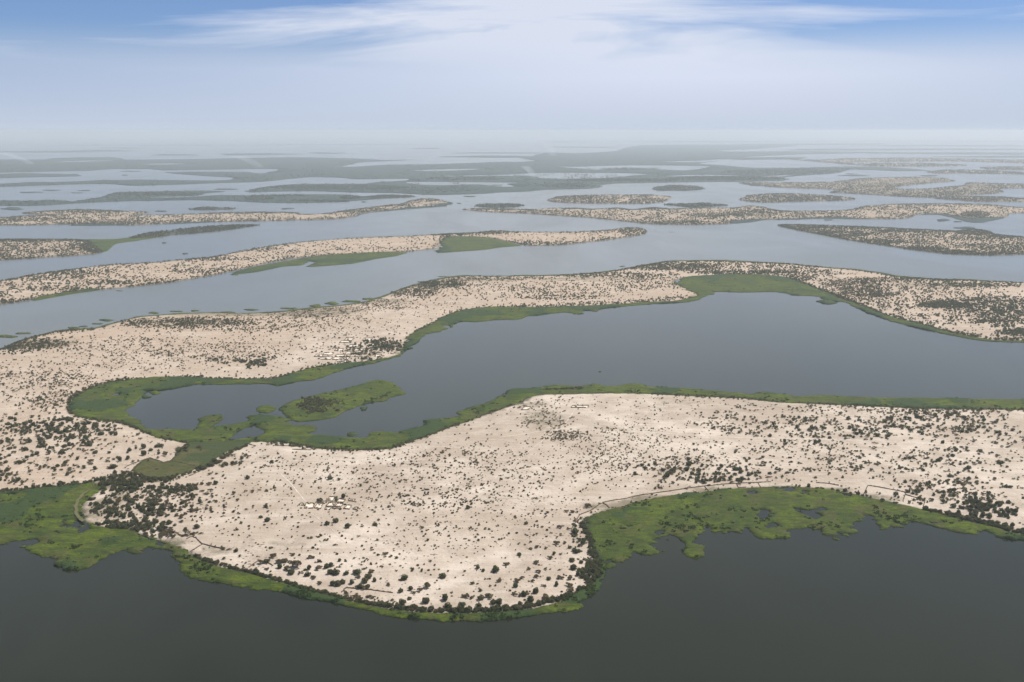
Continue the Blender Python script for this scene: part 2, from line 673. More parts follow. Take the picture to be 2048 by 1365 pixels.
# ------------------------------------------------------------------ traced outlines (photo pixels, carried to the ground by gnd())
S_FAR = "-420,770 -250,735 -120,715 0,699 51,678 120,662 191,657 219,649 273,635 328,630 410,626 478,627 547,625 615,618 700,609 735,603 765,594 800,580 827,570 858,562 899,555 940,552 988,553 1056,552 1117,551 1193,546 1234,541 1282,532 1329,524 1380,522 1450,522 1519,525 1587,529 1656,536 1707,539 1758,546 1792,553 1861,558 1929,560 1997,563 2048,566 2200,570 2420,578"
S_LAGN = "2420,712 2200,694 2048,683 1980,681 1912,669 1843,652 1792,638 1758,628 1717,611 1676,597 1638,580 1601,567 1567,556 1519,551 1450,551 1389,554 1358,559 1350,567 1373,577 1396,590 1375,599 1348,604 1295,606 1193,613 1090,615.6 1005,615.6 953,618 912,626 885,638 858,652 830,666 813,676 812,687 811,695 803,708 781,716 760,721 738,725.5 706,728 674,731 641,735 620,738 585,749 544,761 500,762 448,761 379,757.5 310,756 258,761 213,768 172,783 145,800 138,818 151,831 193,840 241,845 275,857 310,873 344,880 372,885 413,884 448,882 482,884"
S_LAGS = "523,883 551,884 585,887 637,896 689,898 730,899 773,897 805,887 844,874 891,856 949,837 1008,815 1047,803 1062,794 1086,789 1203,786 1300,787 1404,792 1482,796 1560,803.5 1639,807 1756,813 1873,817 2048,819 2200,821 2420,824"
S_SOUTH_R = "2420,1180 2200,1120 2048,1075 1990,1057 1931,1044 1873,1028 1814,1014 1717,993 1658,981 1580,975 1482,979 1404,987 1326,995 1271,1007 1238,1017 1203,1025 1180,1035 1170,1051 1178,1070 1189,1097 1196,1123"
S_SOUTH_L = "1200,1144 1194,1158 1178,1176 1158,1186 1122,1205 1073,1217 1024,1225 975,1228 926,1229 878,1229 829,1226 780,1221 764,1218 715,1208 666,1196 617,1184 569,1169 520,1155 471,1143 434,1135 398,1121 373,1106 349,1094 324,1083 300,1077"
S_WEST = "256,1060 226,1060 190,1054 168,1040 162,1020 168,1003 185,988 206,974 185,966 164,972 103,978 41,985 0,988 -150,992 -420,1000"
MA_OUT = "-420,1083 -200,1095 -80,1086 0,1090 20.5,1089 41,1093 61,1105 82,1112 102,1118 96,1126 109,1132 123,1141 160,1140 180,1134 205,1118 238,1104 258,1099.5 273,1107.7 308,1100.5 332,1099.5 349,1103.6"
MB_OUT = "344,1101 361,1137.6 385,1157 410,1163 446,1167 478,1175.5 498,1173 503,1180 544,1180 569,1186.5 617,1199 666,1205 691,1213 739,1222 788,1235 829,1237 890,1244 926,1240 939,1244 975,1242 1048,1234 1122,1223 1134,1224.6 1158,1217 1166,1212 1153,1207.5 1183,1190 1202,1168 1212,1139"
MC_OUT = "1208,1132 1211,1124 1221,1119 1231,1125 1247,1125.7 1256,1118 1264,1114 1263,1104 1273,1105.5 1291,1111.6 1317,1107 1329,1103 1317,1091 1335,1083.5 1354,1086 1361,1100 1375,1114 1393,1118 1409,1109 1402,1090 1382,1088 1396,1074 1409,1057 1410,1052 1422,1054 1431,1067 1465,1063 1483,1067 1492,1054 1506,1069.6 1526,1078.6 1551,1077.5 1580,1076 1573,1060.6 1604,1057 1631,1048 1624,1058.4 1647,1060.6 1654,1072 1679,1082 1694,1074 1715,1062 1705,1047 1717,1042.7 1732,1046 1739,1040 1755,1042.7 1757,1058.4 1802,1060.6 1798,1049 1816,1048 1813,1041.5 1840,1046 1912,1065 1971,1071 2048,1085 2200,1125 2420,1190"
MC_HOLES = ["1517,1018 1542,1023.6 1542,1036 1519,1039", "1584,1016 1616,1021 1645,1014.6 1654,1021 1631,1026 1643,1035 1631,1040 1616,1033 1596,1024.7", "1546,1046 1557,1051.7 1537,1058.4 1526,1053"]
MD_IN = "2420,716 2200,698 2048,686 1963,682 1895,670 1820,653 1768,639 1717,618 1700,611 1690,605 1655,602 1638,594 1610,592 1587,591 1553,584.5 1485,585.5 1423,584 1409,594 1382,604 1346,606.5 1295,609.5 1210,617 1186,624 1169,621 1158,628 1131,625 1056,633 1039,639 988,641 953,644.6 919,643.6 902,649 885,652 882,664 851,669 834,686 817,693 806,708 790,715 760,723.5 742,728 717,731.5 695,737 684,741.6 657,750 641,756.6 628,761 602,762.6 551,772 534,768 482,769 413,769.5 389,769 344,778 310,782 286,783 282,797 268,809 249.6,821 255,831.5 282,842 279,849 299,859 344,859 392,859 396,838 420,831.5 444,830 447,836.6 427,849 415,855 465,849 499,842 492,835 516,831.5 568,835 585,840 570,844 602,855.6 630,855.6 630,862 613,867.6 654,873 700,876 734,876 742,866 765,864 797,866 812,862 844,854 847,842.6 910,835 914,825 969,807 1000,794 1023,780 1066,778 1101,771.5 1164,772 1187,768 1223,773 1273,767 1297,774 1326,776 1385,778 1443,783 1502,789 1529,785 1600,793 1639,790.6 1756,796 1834,796 1912,798 2048,799.6 2200,802 2420,806"
MD_HOLES = ["222,789 240,786 240,790 230,793", "451,883 482,860 513,850 527,859 516,873 482,878"]
ME = "558,817 578,805.5 617,794 664,784 719,770 754,760 781,764.5 804,780 812,788 789,794 773,802 734,807 695,821 668,835 637,841 594,844 574,836"
ISLETS = ["513,823 518,814 533,811 551,814 545,823 530,827", "572,859 585,853 612,851 634,856 620,866 590,867", "694,869 700,866 711,866 708,873 696,873", "720,817 734,815 732,820 722,821",
          "297,785 310,782 323,786 312,790", "282,794 292,792 303,794 290,797", "1632,603 1650,600 1675,606 1655,609",
          "1208,1134 1213,1127 1222,1126 1231,1130 1229,1135 1218,1138", "812,695 822,694 826,697 815,699", "1130,622 1142,620 1160,623 1166,628 1148,629", "897,651 905,650 906,655 899,656"]
SHORE_PADS = [(a_, b_ + 1.2, c_ * .85, d_ * .62) for a_, b_, c_, d_ in [(12, 672, 26, 4), (45, 666, 17, 3), (146, 655, 13, 2), (213, 640, 16, 3), (196, 647, 12, 2.2), (168, 652, 10, 1.5), (307, 625, 11, 2.5), (352, 622, 14, 1.8), (389, 621, 9, 2), (502, 619, 16, 2), (578, 616, 18, 2.4), (632, 611, 13, 4), (664, 606, 15, 4), (702, 602, 20, 3.5), (735, 597, 14, 2.5), (455, 624, 16, 1.6), (890, 553, 14, 1.5), (845, 563, 10, 1.6), (1245, 532, 6, 1), (1878, 557, 7, 1), (320, 587, 0.1, 0.1), (114, 590, 16, 2), (239, 581, 7, .8), (470, 549, 9, 1.3)]]
# islands: name, sheet kind, outline, trees per 100 px^2, dark edge strength
ISL = [
 ("L2", "sand", "-420,650 -420,600 -250,588 -120,573 0,562.6 68,550 154,538 219,530 308,525 369,519.6 427,514 478,503.5 530,494 598,485 700,477 748,475 817,473 885,469 953,466 988,462.5 1056,465 1124,465 1193,462.5 1244,457 1278,456.7 1295,462.5 1292,467.6 1261,474 1193,483 1124,490 1056,491.5 1022,485 970,476 899,475 885,481 882,496 817,503.5 731,508 680,510 632,513 564,521 496,536 427,551 342,565 256,575 188,581 120,588 68,599 0,609.5 -120,625 -250,638"),
 ("L3", "sand", "-420,484 -200,479 0,479.6 85,479.6 165,480 180,484 186,490 200,500 205,504 188,508.6 120,514 51,518 0,520.6 -200,526 -420,532"),
 ("L3b", "woods", "256,478 290,467.6 342,461 410,454 461,451 519.5,450.5 496,454.6 444,462.5 342,471.5 300,477"),
 ("L4", "sand", "-420,444 -200,440 0,436 46,432.5 109,431 60,429 44,427 89,423 165,420 228,422 297,425.4 269,430.5 330,430.5 406,428 457,426 520,425 589,426 609,429.5 652,427.4 703,420 754,413.5 805,408 820,402 848,398 876,399.5 906,407 893,412 830,417 754,423.6 723,427.4 703,435 665,439 602,441 500,443 406,445 330,448 254,451 152,449 51,451 0,451 -200,454 -420,458"),
 ("L5", "marsh", "-420,400 -200,400 0,401 51,402.5 100,400.4 122,401.5 142,403.5 165,400.4 203,394.4 228,385.5 292,383.5 406,381.7 452,383.5 406,388 393,392 330,394 297,396.4 381,394.6 432,391 500,391 576,390 652,389 703,390.6 716,393 728,394.4 767,391 817,390.6 835,393.6 805,396 754,399 678,404.6 602,406.6 525,406 470,403 381,401 305,402.5 254,403 152,407.6 102,411 51,412.7 0,412 -200,413 -420,415"),
 ("L9", "sand", "924,420 944,418 1020,419 1058,420 1112,416.8 1152,417 1178,419.5 1236,416.8 1266,420 1305,416 1343,418.5 1406,417 1477,416 1487,412 1520,413.5 1540,418.5 1575,423 1647,422.5 1701,420 1727,413 1794,409 1901,408 1982,410.5 2048,416 2200,420 2420,424 2420,436 2200,431 2048,427 2024,428 2006,436 1963,437 1950,441 1933,438 1909,434 1875,429 1842,429 1816,437 1768,438.6 1727,438.6 1660,436.5 1607,438.6 1553,439 1520,440 1470,442.7 1462,447.7 1393,450 1305,449 1254,444 1178,436 1101,431 1051,427.4 982,425"),
 ("L10", "sand", "1555,451 1604,450.5 1690,453 1758,455.6 1826,459 1912,462.5 1930,460 1946,459 1973,462.5 1990,469 2048,475 2200,480 2420,490 2420,512 2200,511 2048,509 1980,511 1895,508 1826,500 1758,490 1690,479.6 1638,469 1594,461"),
 ("L8", "scrub", "1477,366.5 1500,366 1580,366 1647,365 1687,362 1727,357 1821,355 1888,357 1912,363 1875,366 1821,371 1784,376.5 1808,379.5 1861,377.4 1928,371.5 1933,366 2048,369 2200,372 2420,375 2420,384 2200,381 2048,377.6 2000,378.5 2008,385 1982,388.5 1901,393 1861,395.8 1794,393.6 1727,389 1660,385.6 1674,380 1607,377.6 1553,375 1500,371"),
 ("Lh", "scrub", "1477,400 1495,392 1540,388.5 1594,388.5 1660,392 1711,398.5 1687,401.7 1580,404 1540,405.7 1500,404"),
 ("Li", "sand", "1093,401 1114,394.4 1152,392 1228,390.6 1305,390.6 1343,395 1325,404.6 1279,408 1152,407 1107,404.6"),
 ("Lj", "woods", "1303,378 1317,373 1350,371 1394,373 1411,378.4 1381,381.7 1317,381.7"),
 ("Lk", "woods", "949,413 970,408 1020,408 1051,411 1030,415 985,416"),
 ("Lg", "scrub", "1869,397 1928,393.6 2008,395 2048,398 2200,402 2420,405 2420,412 2200,409 2048,404.6 1955,404 1901,400"),
 ("Lk2", "woods", "1327,409.6 1355,408 1419,407 1457,411 1411,415 1381,415.5 1350,412"),
 ("Lm", "woods", "378,419 406,415 475,417 457,420 400,421"),
 ("Le", "scrub", "1853,345 1888,341 1982,342 2048,346 2420,352 2420,358 2048,349.5 1928,347.6 1875,348"),
 ("Ld", "scrub", "1955,336 2048,334 2420,336 2420,346 2048,341 1968,339"),
 ("Lc", "scrub", "1560,318 1628,321 1687,318 1821,317 2048,321 2420,325 2420,333 2048,327 1901,323.5 1714,325 1674,327.5 1768,327.5 1848,328 1933,331.5 1848,334 1741,333 1700,330 1640,325"),
 ("L6b", "marsh", "-420,348 -200,348 0,348 51,347 140,349 162,353 76,355 0,357 -200,358 -420,360"),
 ("L6", "marsh", "-420,322 -100,320 0,319.5 89,319.5 107,317 178,315 228,315 241,319.5 355,319 520,316 602,315 728,318 767,320.5 830,320 767,323.5 716,326 685,334 716,333.5 779,330 855,329 932,327 995,324.6 1051,324 1068,321.5 1041,317 1063,313 1096,305.5 1152,307 1228,303 1254,296 1279,291 1381,289.5 1520,290 1600,291 1560,295 1500,299 1440,302 1500,306 1620,308 1500,314 1440,322 1400,328 1444,331 1500,335.6 1607,336 1687,333.7 1741,334 1808,337 1861,341.7 1808,343 1741,340.6 1698,340 1666,347.6 1607,351.6 1567,355.6 1580,358.5 1567,362 1500,364 1432,364.5 1305,366 1228,368 1200,371.6 1203,374.6 1178,378 1089,380.5 1051,384 1000,385.5 970,388 881,390.6 830,389 792,387 703,385.5 627,383 551,384 500,385.5 488,383 500,380 538,373 602,368.5 728,368 754,365 792,363 812,361.5 817,358 716,359 678,356 622,355 576,359 520,364.5 432,367 355,370 279,372 254,371.6 216,368.5 152,369.5 51,373 0,374 -200,376 -420,378 -420,371 -200,369 0,368 64,364.5 127,364.5 203,361 292,360 406,361.4 455,360.5 467,356 406,352.5 330,345.5 432,344 495,344.5 525,347.5 558,339.5 520,338.5 322,341.5 305,338.6 254,339 228,338.6 178,342 89,344 0,346 -200,348 -420,350"),
]
L6_HOLES = ["1112,333.5 1150,334 1203,332.5 1260,331.5 1340,331.5 1419,333.5 1380,341 1330,340 1260,336 1200,340 1170,338", "880,353.5 932,351.5 1000,350.5 1050,347.5 1120,346 1250,347 1296,349 1262,352 1220,356 1180,357 1130,358 1085,357 1060,352.5 1010,352", "1325,353 1400,350 1485,351.5 1400,353", "828,341.4 893,338.6 972,338 932,340.6 868,343", "812,364.6 855,364.2 957,365 1036,366 1013,368.5 1031,373.4 1000,374 957,369.4 881,371 830,369",
            "286,329 330,327 372,328 330,329.8", "107,324.3 180,321.5 230,321 200,323 127,325", "1320,324 1400,322 1480,316 1460,320 1400,325", "1475,355.5 1540,352 1590,350 1540,356"]
STREAKS = [(100, 304, 110, 1.3), (205, 302, 60, 1.3), (345, 310.5, 42, 1.2), (510, 309, 80, 1.6), (655, 307, 34, 1), (245, 296.5, 40, .7), (855, 297.6, 28, .8), (990, 314, 100, 1.6), (1000, 306.5, 90, 1), (925, 301.5, 0.5, .1), (1140, 284.2, 60, .7), (1170, 295, 65, .9), (1650, 289, 150, 1.6), (1420, 284, 180, .8), (1900, 292, 200, 1.3), (1800, 299.5, 260, 1.9), (1600, 306, 180, 2.1), (1980, 307.5, 230, 2.1), (1530, 317.5, 90, 2.6), (2010, 314, 120, 1.2), (1880, 283, 260, .8), (300, 291, 200, .6), (2250, 300, 130, 2), (-250, 306, 200, 2), (690, 290, 150, .5),
           (250, 351, 6, .7), (1708, 351.5, 30, 1.2), (450, 379, 22, 1.4), (59, 385.3, 22, .9), (103, 381, 17, .8), (155, 386.3, 11, .7), (170, 381.6, 12, .8), (25, 418, 21, 2.2), (321, 423, 11, 1.4), (574, 418, 12, 1), (728, 404.6, 5, .6), (940, 393.6, 11, .9), (1658, 440.5, 8, .7), (1930, 456.2, 20, 1.3), (918, 407.2, 4, .4), (328, 486.5, 4, .8), (370, 508, 5, .7), (1703, 348, 12, .6), (1860, 352, 16, 1.6), (148, 349.5, 10, .7), (262, 343, 20, .8), (1915, 444, 8, .8), (1885, 441, 12, 2)]
MARSHX = ["461,549.6 475,543 520,532 600,518 680,508 760,505 812,505 796,512 748,519 707,527.5 649,532.5 612,534 632,526 615,523 604,531 564,534 513,544.5",
          "897,473 970,475 1005,482 1042,491.5 1005,495 970,500 899,505 873,506 880,499 884,482",
          "168,480 200,479 239,478 273,473 300,470 345,470 300,478 256,484.7 226,490 219,500 205,505.5 190,503 182,494",
          "1462,447.7 1468,440 1520,436 1530,440 1500,445", "1553,440 1575,432 1640,431 1701,434 1720,439 1640,438 1600,439.5",
          "1842,430 1870,425 1905,422 1950,428 1990,431 2006,437 1963,446 1933,444.5 1905,436 1875,430",
          "1112,417.5 1152,415.6 1200,419 1236,415.6 1266,419 1305,414.6 1343,418 1343,421.5 1250,422 1112,421",
          "60,599 120,586 188,577 200,580 130,591 70,602", "140,452 152,446 240,447 250,451", "330,449 400,443.5 430,444.5 406,446", "703,436 730,428 780,420 830,409 906,406 893,413 830,418 754,424.5 723,428.4",
          "1930,461 1946,457.6 1975,461.5 1992,470 1950,467"]
WATER_BITS = []
FIELDS = [("meadow", "262,946 286,925 300,921 326,930 343,924 352,911 360,897 376,886 402,883 436,881 462,880 500,880 502,886 494,892 452,910 432,923 416,935 394,942 378,948 353,956 336,962 313,963 285,957")]
TRACKS = [("368,910 376,914 386,919 396,922 407.6,924.5 436,925.6 500,925.5 560,925.6 640,927 700,925 800,929 900,932", 1.8, "sand"), ("561,952 580,970 602,997 612,1008", 1.6, "sand"),
          ("1248,866 1330,870 1400,875 1500,880 1600,882 1756,887 1900,895 2048,904 2200,912", 2.4, "sand"), ("1000,878 1020,875 1088,865 1143,860 1200,856", 1.8, "sand"), ("440,952 520,955 600,957 700,958", 1.4, "sand"),
          ("180,983 166,992 156,1004 151,1017 153,1032 166,1047", 6.5, "marsh"), ("254,948 268,953 282,958 300,960", 2.2, "sand"), ("1480,812 1560,816 1700,822", 1.6, "sand"), ("700,925 760,915 850,905", 1.3, "sand"), ("1260,905 1400,903 1560,910 1700,922", 1.4, "sand"), ("620,1030 660,1060 700,1100 735,1140", 1.0, "sand"), ("715,1010 800,1015 900,1010 1010,1000 1120,1010", 1.0, "sand"), ("660,1000 690,970 730,940 790,915 850,890", 1.0, "sand"),
          ("1150,822 1130,850 1090,880 1040,920 990,960", 1.0, "sand"), ("100,900 160,915 220,925 262,935", 1.1, "sand"), ("640,715 560,720 470,715 380,700 290,705 200,725", 1.0, "sand"), ("700,690 760,660 800,640 860,615 930,600", 1.0, "sand"), ("1900,840 1800,850 1700,845 1600,850 1500,845", 1.1, "sand"), ("2100,960 1980,955 1880,945 1760,950 1660,940", 1.1, "sand")]
FENCES = [
 ("long dark brush fence curving above the bright green marsh", "1143,1060 1147,1051 1152,1044 1159,1031.6 1182,1022 1196,1012 1206,1007 1220,1003.5 1249,999 1280,992 1336,984 1385,977 1430,972 1467,969 1542,965.5"),
 ("short brush spur dropping toward the marsh below the clump of acacias", "1516,967.5 1521,975 1525.6,982.5"),
 ("short brush spur beside a dark bush on the curved fence", "1409,975 1417,982.5"),
 ("short brush spur with a crosspiece west of the acacia clump", "1473,969 1477,976.5 1492,975.5"),
 ("tiny brush spur at the western bend of the curved fence", "1152,1045 1160,1049 1167,1051"),
 ("slanting brush spur on the bend above the marsh corner", "1206,1008 1214,1012 1219,1017"),
 ("short straight brush fence between pale sand and brown marsh rim", "1632.5,967.5 1655,969 1677.5,973"),
 ("three sided brush pen on the pale slope above the marsh", "1726,994 1731,983 1735.6,975 1772,981 1810.6,989 1808,998 1806,1005"),
 ("brush fence running east from the three sided pen", "1811,993 1830,998 1850,1003 1848,1010 1846,1016"),
 ("dark brush fence over the bare grey corner near the lower left marsh", "373,1080 379,1077 385.5,1076 393,1079 402.5,1089 422,1095 446.5,1101"),
 ("straight brush fence dropping from the grey corner to the shore", "405,1091 392,1098 380.6,1104.7"),
 ("straight brush fence climbing from the hedge to a lone acacia", "498,1136 507,1130 517,1124"),
 ("stub of brush fence between acacias at the peninsula edge", "534,1126.7 546,1134"),
 ("low crooked brush fence above the southern hedge of trees", "683,1186 688,1181 693,1178 712,1180 744,1183 765,1186 786,1189"),
 ("straight garden fence behind the row of dark garden trees", "1062,790 1100,789.5 1157,789 1180,787 1208,785.5 1250,786 1300,788.5 1340,790 1404,794"),
 ("pale bordered brush fence running up from the lagoon shore to the garden", "949,837 985,826 1012,816 1039,809 1047,808"),
 ("short brush fence stub at the lagoon shore", "805,888 822,881 844,874"),
 ("brush fence along the lake shore east of the gardens", "1529,799.6 1550,802 1572,804.7 1615,805.5 1675,809 1736,813 1800,816 1860,818"),
 ("slanting brush fence stub near the eastern lake shore", "1830,815 1842,825"),
 ("brush fence closing the west side of the meadow", "253,938 270,931 286,925 300,920.7 314,925 328,930.6"),
 ("dark hedge fence across the olive meadow", "328,930 343,927 369,932 392,938"),
 ("short hedge fence on the upper rim of the meadow", "295,933 303,936.5 313,940"),
 ("dark hedge fence along the foot of the meadow path", "253,946 278,953 290,957 303,960"),
 ("brush fence on the lower east side of the meadow", "378,957 384,955 394,950 402.6,946"),
 ("hooked brush fence at the head of the isthmus", "495,889 500.6,891 512,894 504,899"),
 ("faint brush fence on the sand below the lagoon marsh", "553,893 575,893.5 605,894"),
 ("second faint brush fence below the lagoon marsh", "585,901 600,901.5 622,901.5"),
]
HAMLET = [(580, 960, .0781), [
 [(415, 655), (640, 655), (590, 795), (365, 790)], [(700, 670), (850, 665), (800, 800), (620, 790)], [(1000, 500), (1150, 495), (1110, 605), (965, 600)], [(1000, 640), (1170, 640), (1110, 740), (920, 735)],
 [(1260, 545), (1420, 565), (1370, 650), (1185, 628)], [(1230, 665), (1380, 670), (1310, 750), (1130, 745)], [(930, 765), (1080, 760), (1010, 830), (880, 818)], [(1470, 705), (1590, 715), (1530, 815), (1375, 800)],
 [(1650, 770), (1760, 760), (1710, 825), (1600, 815)], [(280, 665), (360, 668), (350, 712), (230, 710)], [(1520, 540), (1690, 560), (1640, 612), (1490, 600)], [(1240, 762), (1310, 757), (1280, 797), (1170, 787)], [(740, 610), (960, 610), (940, 648), (720, 645)]]]
VILLAGE = [(730, 195, 150, 45), (650, 240, 170, 38), (1070, 195, 150, 45), (1340, 195, 110, 35), (820, 320, 200, 50), (540, 390, 140, 40), (170, 495, 150, 45), (340, 465, 180, 45), (300, 545, 230, 45), (500, 548, 130, 45), (660, 548, 140, 42), (560, 497, 170, 38), (745, 450, 170, 42), (850, 392, 150, 40), (1000, 385, 120, 40), (1090, 285, 110, 38), (1240, 320, 120, 36), (1400, 275, 110, 40), (1010, 455, 90, 32), (890, 500, 120, 38), (560, 592, 150, 28), (680, 597, 80, 28), (1180, 415, 100, 36), (1270, 490, 100, 36), (1320, 508, 80, 28), (1450, 385, 90, 36), (1570, 300, 100, 32), (1630, 425, 100, 32), (1200, 262, 80, 26), (1540, 440, 80, 28), (1090, 510, 80, 28), (1180, 470, 90, 28), (1300, 430, 90, 30)]
BIG1 = "115,655,65 430,640,60 310,715,75 170,740,50 90,755,45 250,748,50 190,770,45 160,810,40 285,830,75 105,845,65 455,815,70 620,790,60 665,800,50 740,755,35 740,810,55 815,790,70 850,840,55 900,835,50 895,672,55 865,590,65 765,597,35 720,570,40 615,600,30 675,695,45 820,720,30 955,540,55 1060,462,40 1195,525,60 1200,395,45 1150,412,30 1280,405,35 1310,483,50 1345,455,35 1398,455,30 1365,362,55 1435,355,40 1475,393,35 1245,232,30 1115,203,35 1390,225,45 1465,237,35 1510,262,60 1290,108,35 1495,95,45 1445,97,35 1615,45,60 1130,578,45 1220,598,50 1280,580,35 1390,583,30 1045,675,60 1080,652,45 1030,718,45 1170,678,40 1200,640,50 1300,655,40 1365,697,45 1395,643,55 1480,640,60 1470,697,65 1260,712,45 1025,772,50 1060,778,55 1095,775,60 1130,765,45 1200,755,60 1280,795,85 1150,830,75 1480,740,70 1520,430,45 1490,497,50 1500,560,60 1540,615,50 240,430,25 485,362,25 650,345,25 255,237,45 390,217,40 640,72,40 670,42,30 455,247,25 570,250,20 900,335,30 475,870,70 590,860,60 730,865,55 1065,850,45 640,900,60 890,855,70 960,900,60 1040,900,60"
BIG2 = "385,70,50 290,85,40 155,32,45 262,25,35 332,123,25 382,113,30 420,120,35 535,222,30 600,240,40 650,250,35 712,262,38 738,302,30 1015,303,60 1050,345,60 1100,340,60 1190,370,100 1170,295,45 1320,318,55 1385,353,35 1555,348,38 1675,330,25 1750,327,25 1760,355,25 1570,380,25 1445,395,60 1485,385,50 1470,440,60 1520,440,70 1380,400,60 1305,405,50 1610,450,45 1695,440,70 1700,475,55 1750,420,30 1655,520,45 1580,515,55 1535,530,60 1500,530,50 1810,440,60 1790,480,60 1760,510,60 1770,555,70 1720,555,60 1700,550,40 1840,505,45 1890,495,30 1900,395,30 1950,540,45 1395,515,50 1235,437,40 1160,430,60 920,350,60 960,345,50 960,400,40 870,415,50 1520,220,35 1300,165,25 1427,185,20 1740,228,25 1845,50,40 1450,45,45 1520,25,45 965,20,40 750,40,30 715,97,30 1620,70,45 1395,135,20 1875,12,30 2025,80,25 1820,260,30 1930,290,50 1975,312,35 1165,157,25 950,240,25 1345,470,55 1290,450,55 1060,385,55 1120,400,55 1090,350,50"
BIG3 = "1490,665,65 1085,775,65 995,870,75 870,945,80 865,1000,45 780,870,70 1235,713,45 1285,765,50 1035,683,50 1660,480,60 1735,405,35 1870,325,45 1950,285,55 1635,640,45 1715,640,60 1800,630,40 1885,635,45 1730,820,45 1880,825,55 1910,885,45 1645,865,40 1820,955,50 1895,995,60 1585,1025,45 1050,1060,75 1240,487,40 1205,435,50 1285,430,40 1275,545,60 1195,550,75 1110,548,50 1025,560,90 950,570,60 1115,640,40 1215,630,60 1160,670,60 715,1005,70 470,800,70 530,800,70 400,860,80 480,860,80 430,960,90 770,700,40 700,665,40 615,695,50 690,770,50 345,830,80 120,260,70 220,245,60 400,105,70 320,120,45 570,90,60 620,85,60 235,145,55 400,185,80 825,150,70 920,145,65 680,190,80 590,185,50 925,95,90 1070,95,70 45,340,80 1220,320,80 1100,350,80 1060,360,60 1150,355,60"
BIG4 = "755,565,150 1370,470,150 1190,510,90 1190,560,100 650,95,90 300,215,70 895,405,45 800,255,50 1360,245,50 1055,280,60 1680,605,60 1745,760,80 940,1170,110 1000,1150,80 1190,1100,110 1480,1220,110 1810,190,90 1970,350,60 1265,40,90 490,660,70 610,655,70 870,650,70 1020,625,70 790,20,90 1030,0,140"
BIG5 = "230,500,16 240,600,14 190,590,20 330,660,16 450,745,44 385,780,20 480,1045,50 245,675,16"  # boxes of the far western grove (0..300, 800..1000)
# scatter ellipses on the near land: cx, cy, rx, ry, count, dmin, dmax, mix (a acacia, d dark, s shrub)
CL = """1640,862,200,34,230,3,8,adda 1450,850,60,25,55,3,7,adas 1850,850,170,32,190,3,9,dda 1950,900,120,60,110,3,8,da 1600,920,180,42,170,2,6,das 1800,935,160,32,90,3,7,dad 1350,945,90,25,55,3,9,dad 1440,955,80,20,30,4,9,dad
1900,985,120,30,120,3,8,da 1970,1030,80,18,75,5,9,d 1960,1015,60,10,50,5,9,d 1130,873,50,13,130,2,4.5,asa 1230,882,160,30,150,2,4,sas 1260,925,150,30,130,2,4.5,sas 1400,935,120,30,110,2,5,das 1100,930,260,50,170,1.8,4,sas 900,920,180,30,140,1.8,5,sas 800,950,150,34,90,1.8,5,sas 880,1000,140,26,120,1.8,5,sas 1340,880,220,60,130,1.8,4.5,sas
1090,848,60,22,55,3,6,a 1075,822,60,12,25,3,6,a 1110,800,60,14,16,3,6,a 1330,808,200,16,50,2,5,as 1700,820,260,10,90,3,6,da 1900,825,200,10,90,3,7,da 700,1000,200,60,70,1.5,4,s 1050,1020,150,40,60,1.5,3,s 900,1080,240,60,80,1.5,3,s 600,960,160,50,50,1.8,4,s 1000,960,150,40,80,1.8,4,s
1160,1070,22,40,50,3,8,d 1185,1110,14,40,80,3,8,d 1175,1150,22,25,60,3,8,d 600,930,120,20,40,2,5,sa
100,880,140,48,230,4,9,dda 130,858,110,22,90,4,9,dd 60,950,150,36,70,4,9,aad 240,975,60,16,85,5,10,d 290,962,70,10,60,5,9,d 320,985,90,10,80,4,8,d 270,1020,80,38,170,3,7.5,dads 215,1018,40,32,90,3.5,8,d 250,1055,70,10,90,4,9,d 340,1000,70,40,110,3,7,das 440,925,60,18,60,4,8,da 400,1020,90,40,60,2,6,das 310,1060,40,14,40,5,9,d 340,1070,60,10,40,3,7,a
60,775,140,50,330,2,6,das 120,760,80,20,120,2,5,das 250,722,200,28,190,2,5,das 130,805,110,28,140,3,7,ad 420,705,200,20,190,2,6,das 480,722,120,9,100,4,8,d 300,690,260,25,230,2,5.5,das 60,690,110,12,240,4,8,da 30,702,60,10,120,4,8,d 350,648,170,12,420,4,8,dda 470,655,220,14,260,3,7,da 630,625,130,14,240,3,7,a 560,640,180,10,130,3,7,ad
760,613,70,14,170,3,7,a 830,585,60,16,300,4,8,da 885,570,55,10,260,4,8,d 610,700,200,36,90,2,5,das 700,655,150,26,90,3,6,das 850,620,100,20,60,3,6,da 1000,585,170,20,150,4,7,d 1150,580,150,16,190,4,7,d 1130,597,110,6,110,4,7,d 1300,567,100,18,220,4,7,d 1340,535,110,10,520,4,9,d 1220,552,140,6,260,4,9,d 1000,558,170,5,190,4,8,da 960,568,120,8,60,4,7,a
1500,535,160,10,330,4,8,d 1480,547,110,4,260,5,9,d 1600,548,100,10,260,4,8,d 1580,560,60,6,160,4,8,d 1700,570,80,14,380,4,8,da 1720,590,70,13,380,4,8,da 1800,605,90,20,210,4,8,d 1850,580,160,20,300,4,8,d 1980,612,110,22,600,4,9,d 1890,612,60,8,260,5,9,d 2030,640,80,22,300,4,9,d 1900,640,150,15,190,4,8,d 2060,668,80,9,260,4,9,d 1810,562,120,6,260,4,8,d 1950,572,120,5,180,5,9,d 2200,620,160,60,500,4,9,d 2230,900,200,70,420,4,9,d -150,850,140,100,300,4,9,d -150,720,120,40,200,4,8,d
730,700,60,18,120,4,9,d 770,692,40,14,90,5,10,d 740,722,60,5,60,4,8,d 505,730,30,8,40,6,10,d 630,812,42,17,170,5,9,d 660,805,30,8,40,4,7,d"""
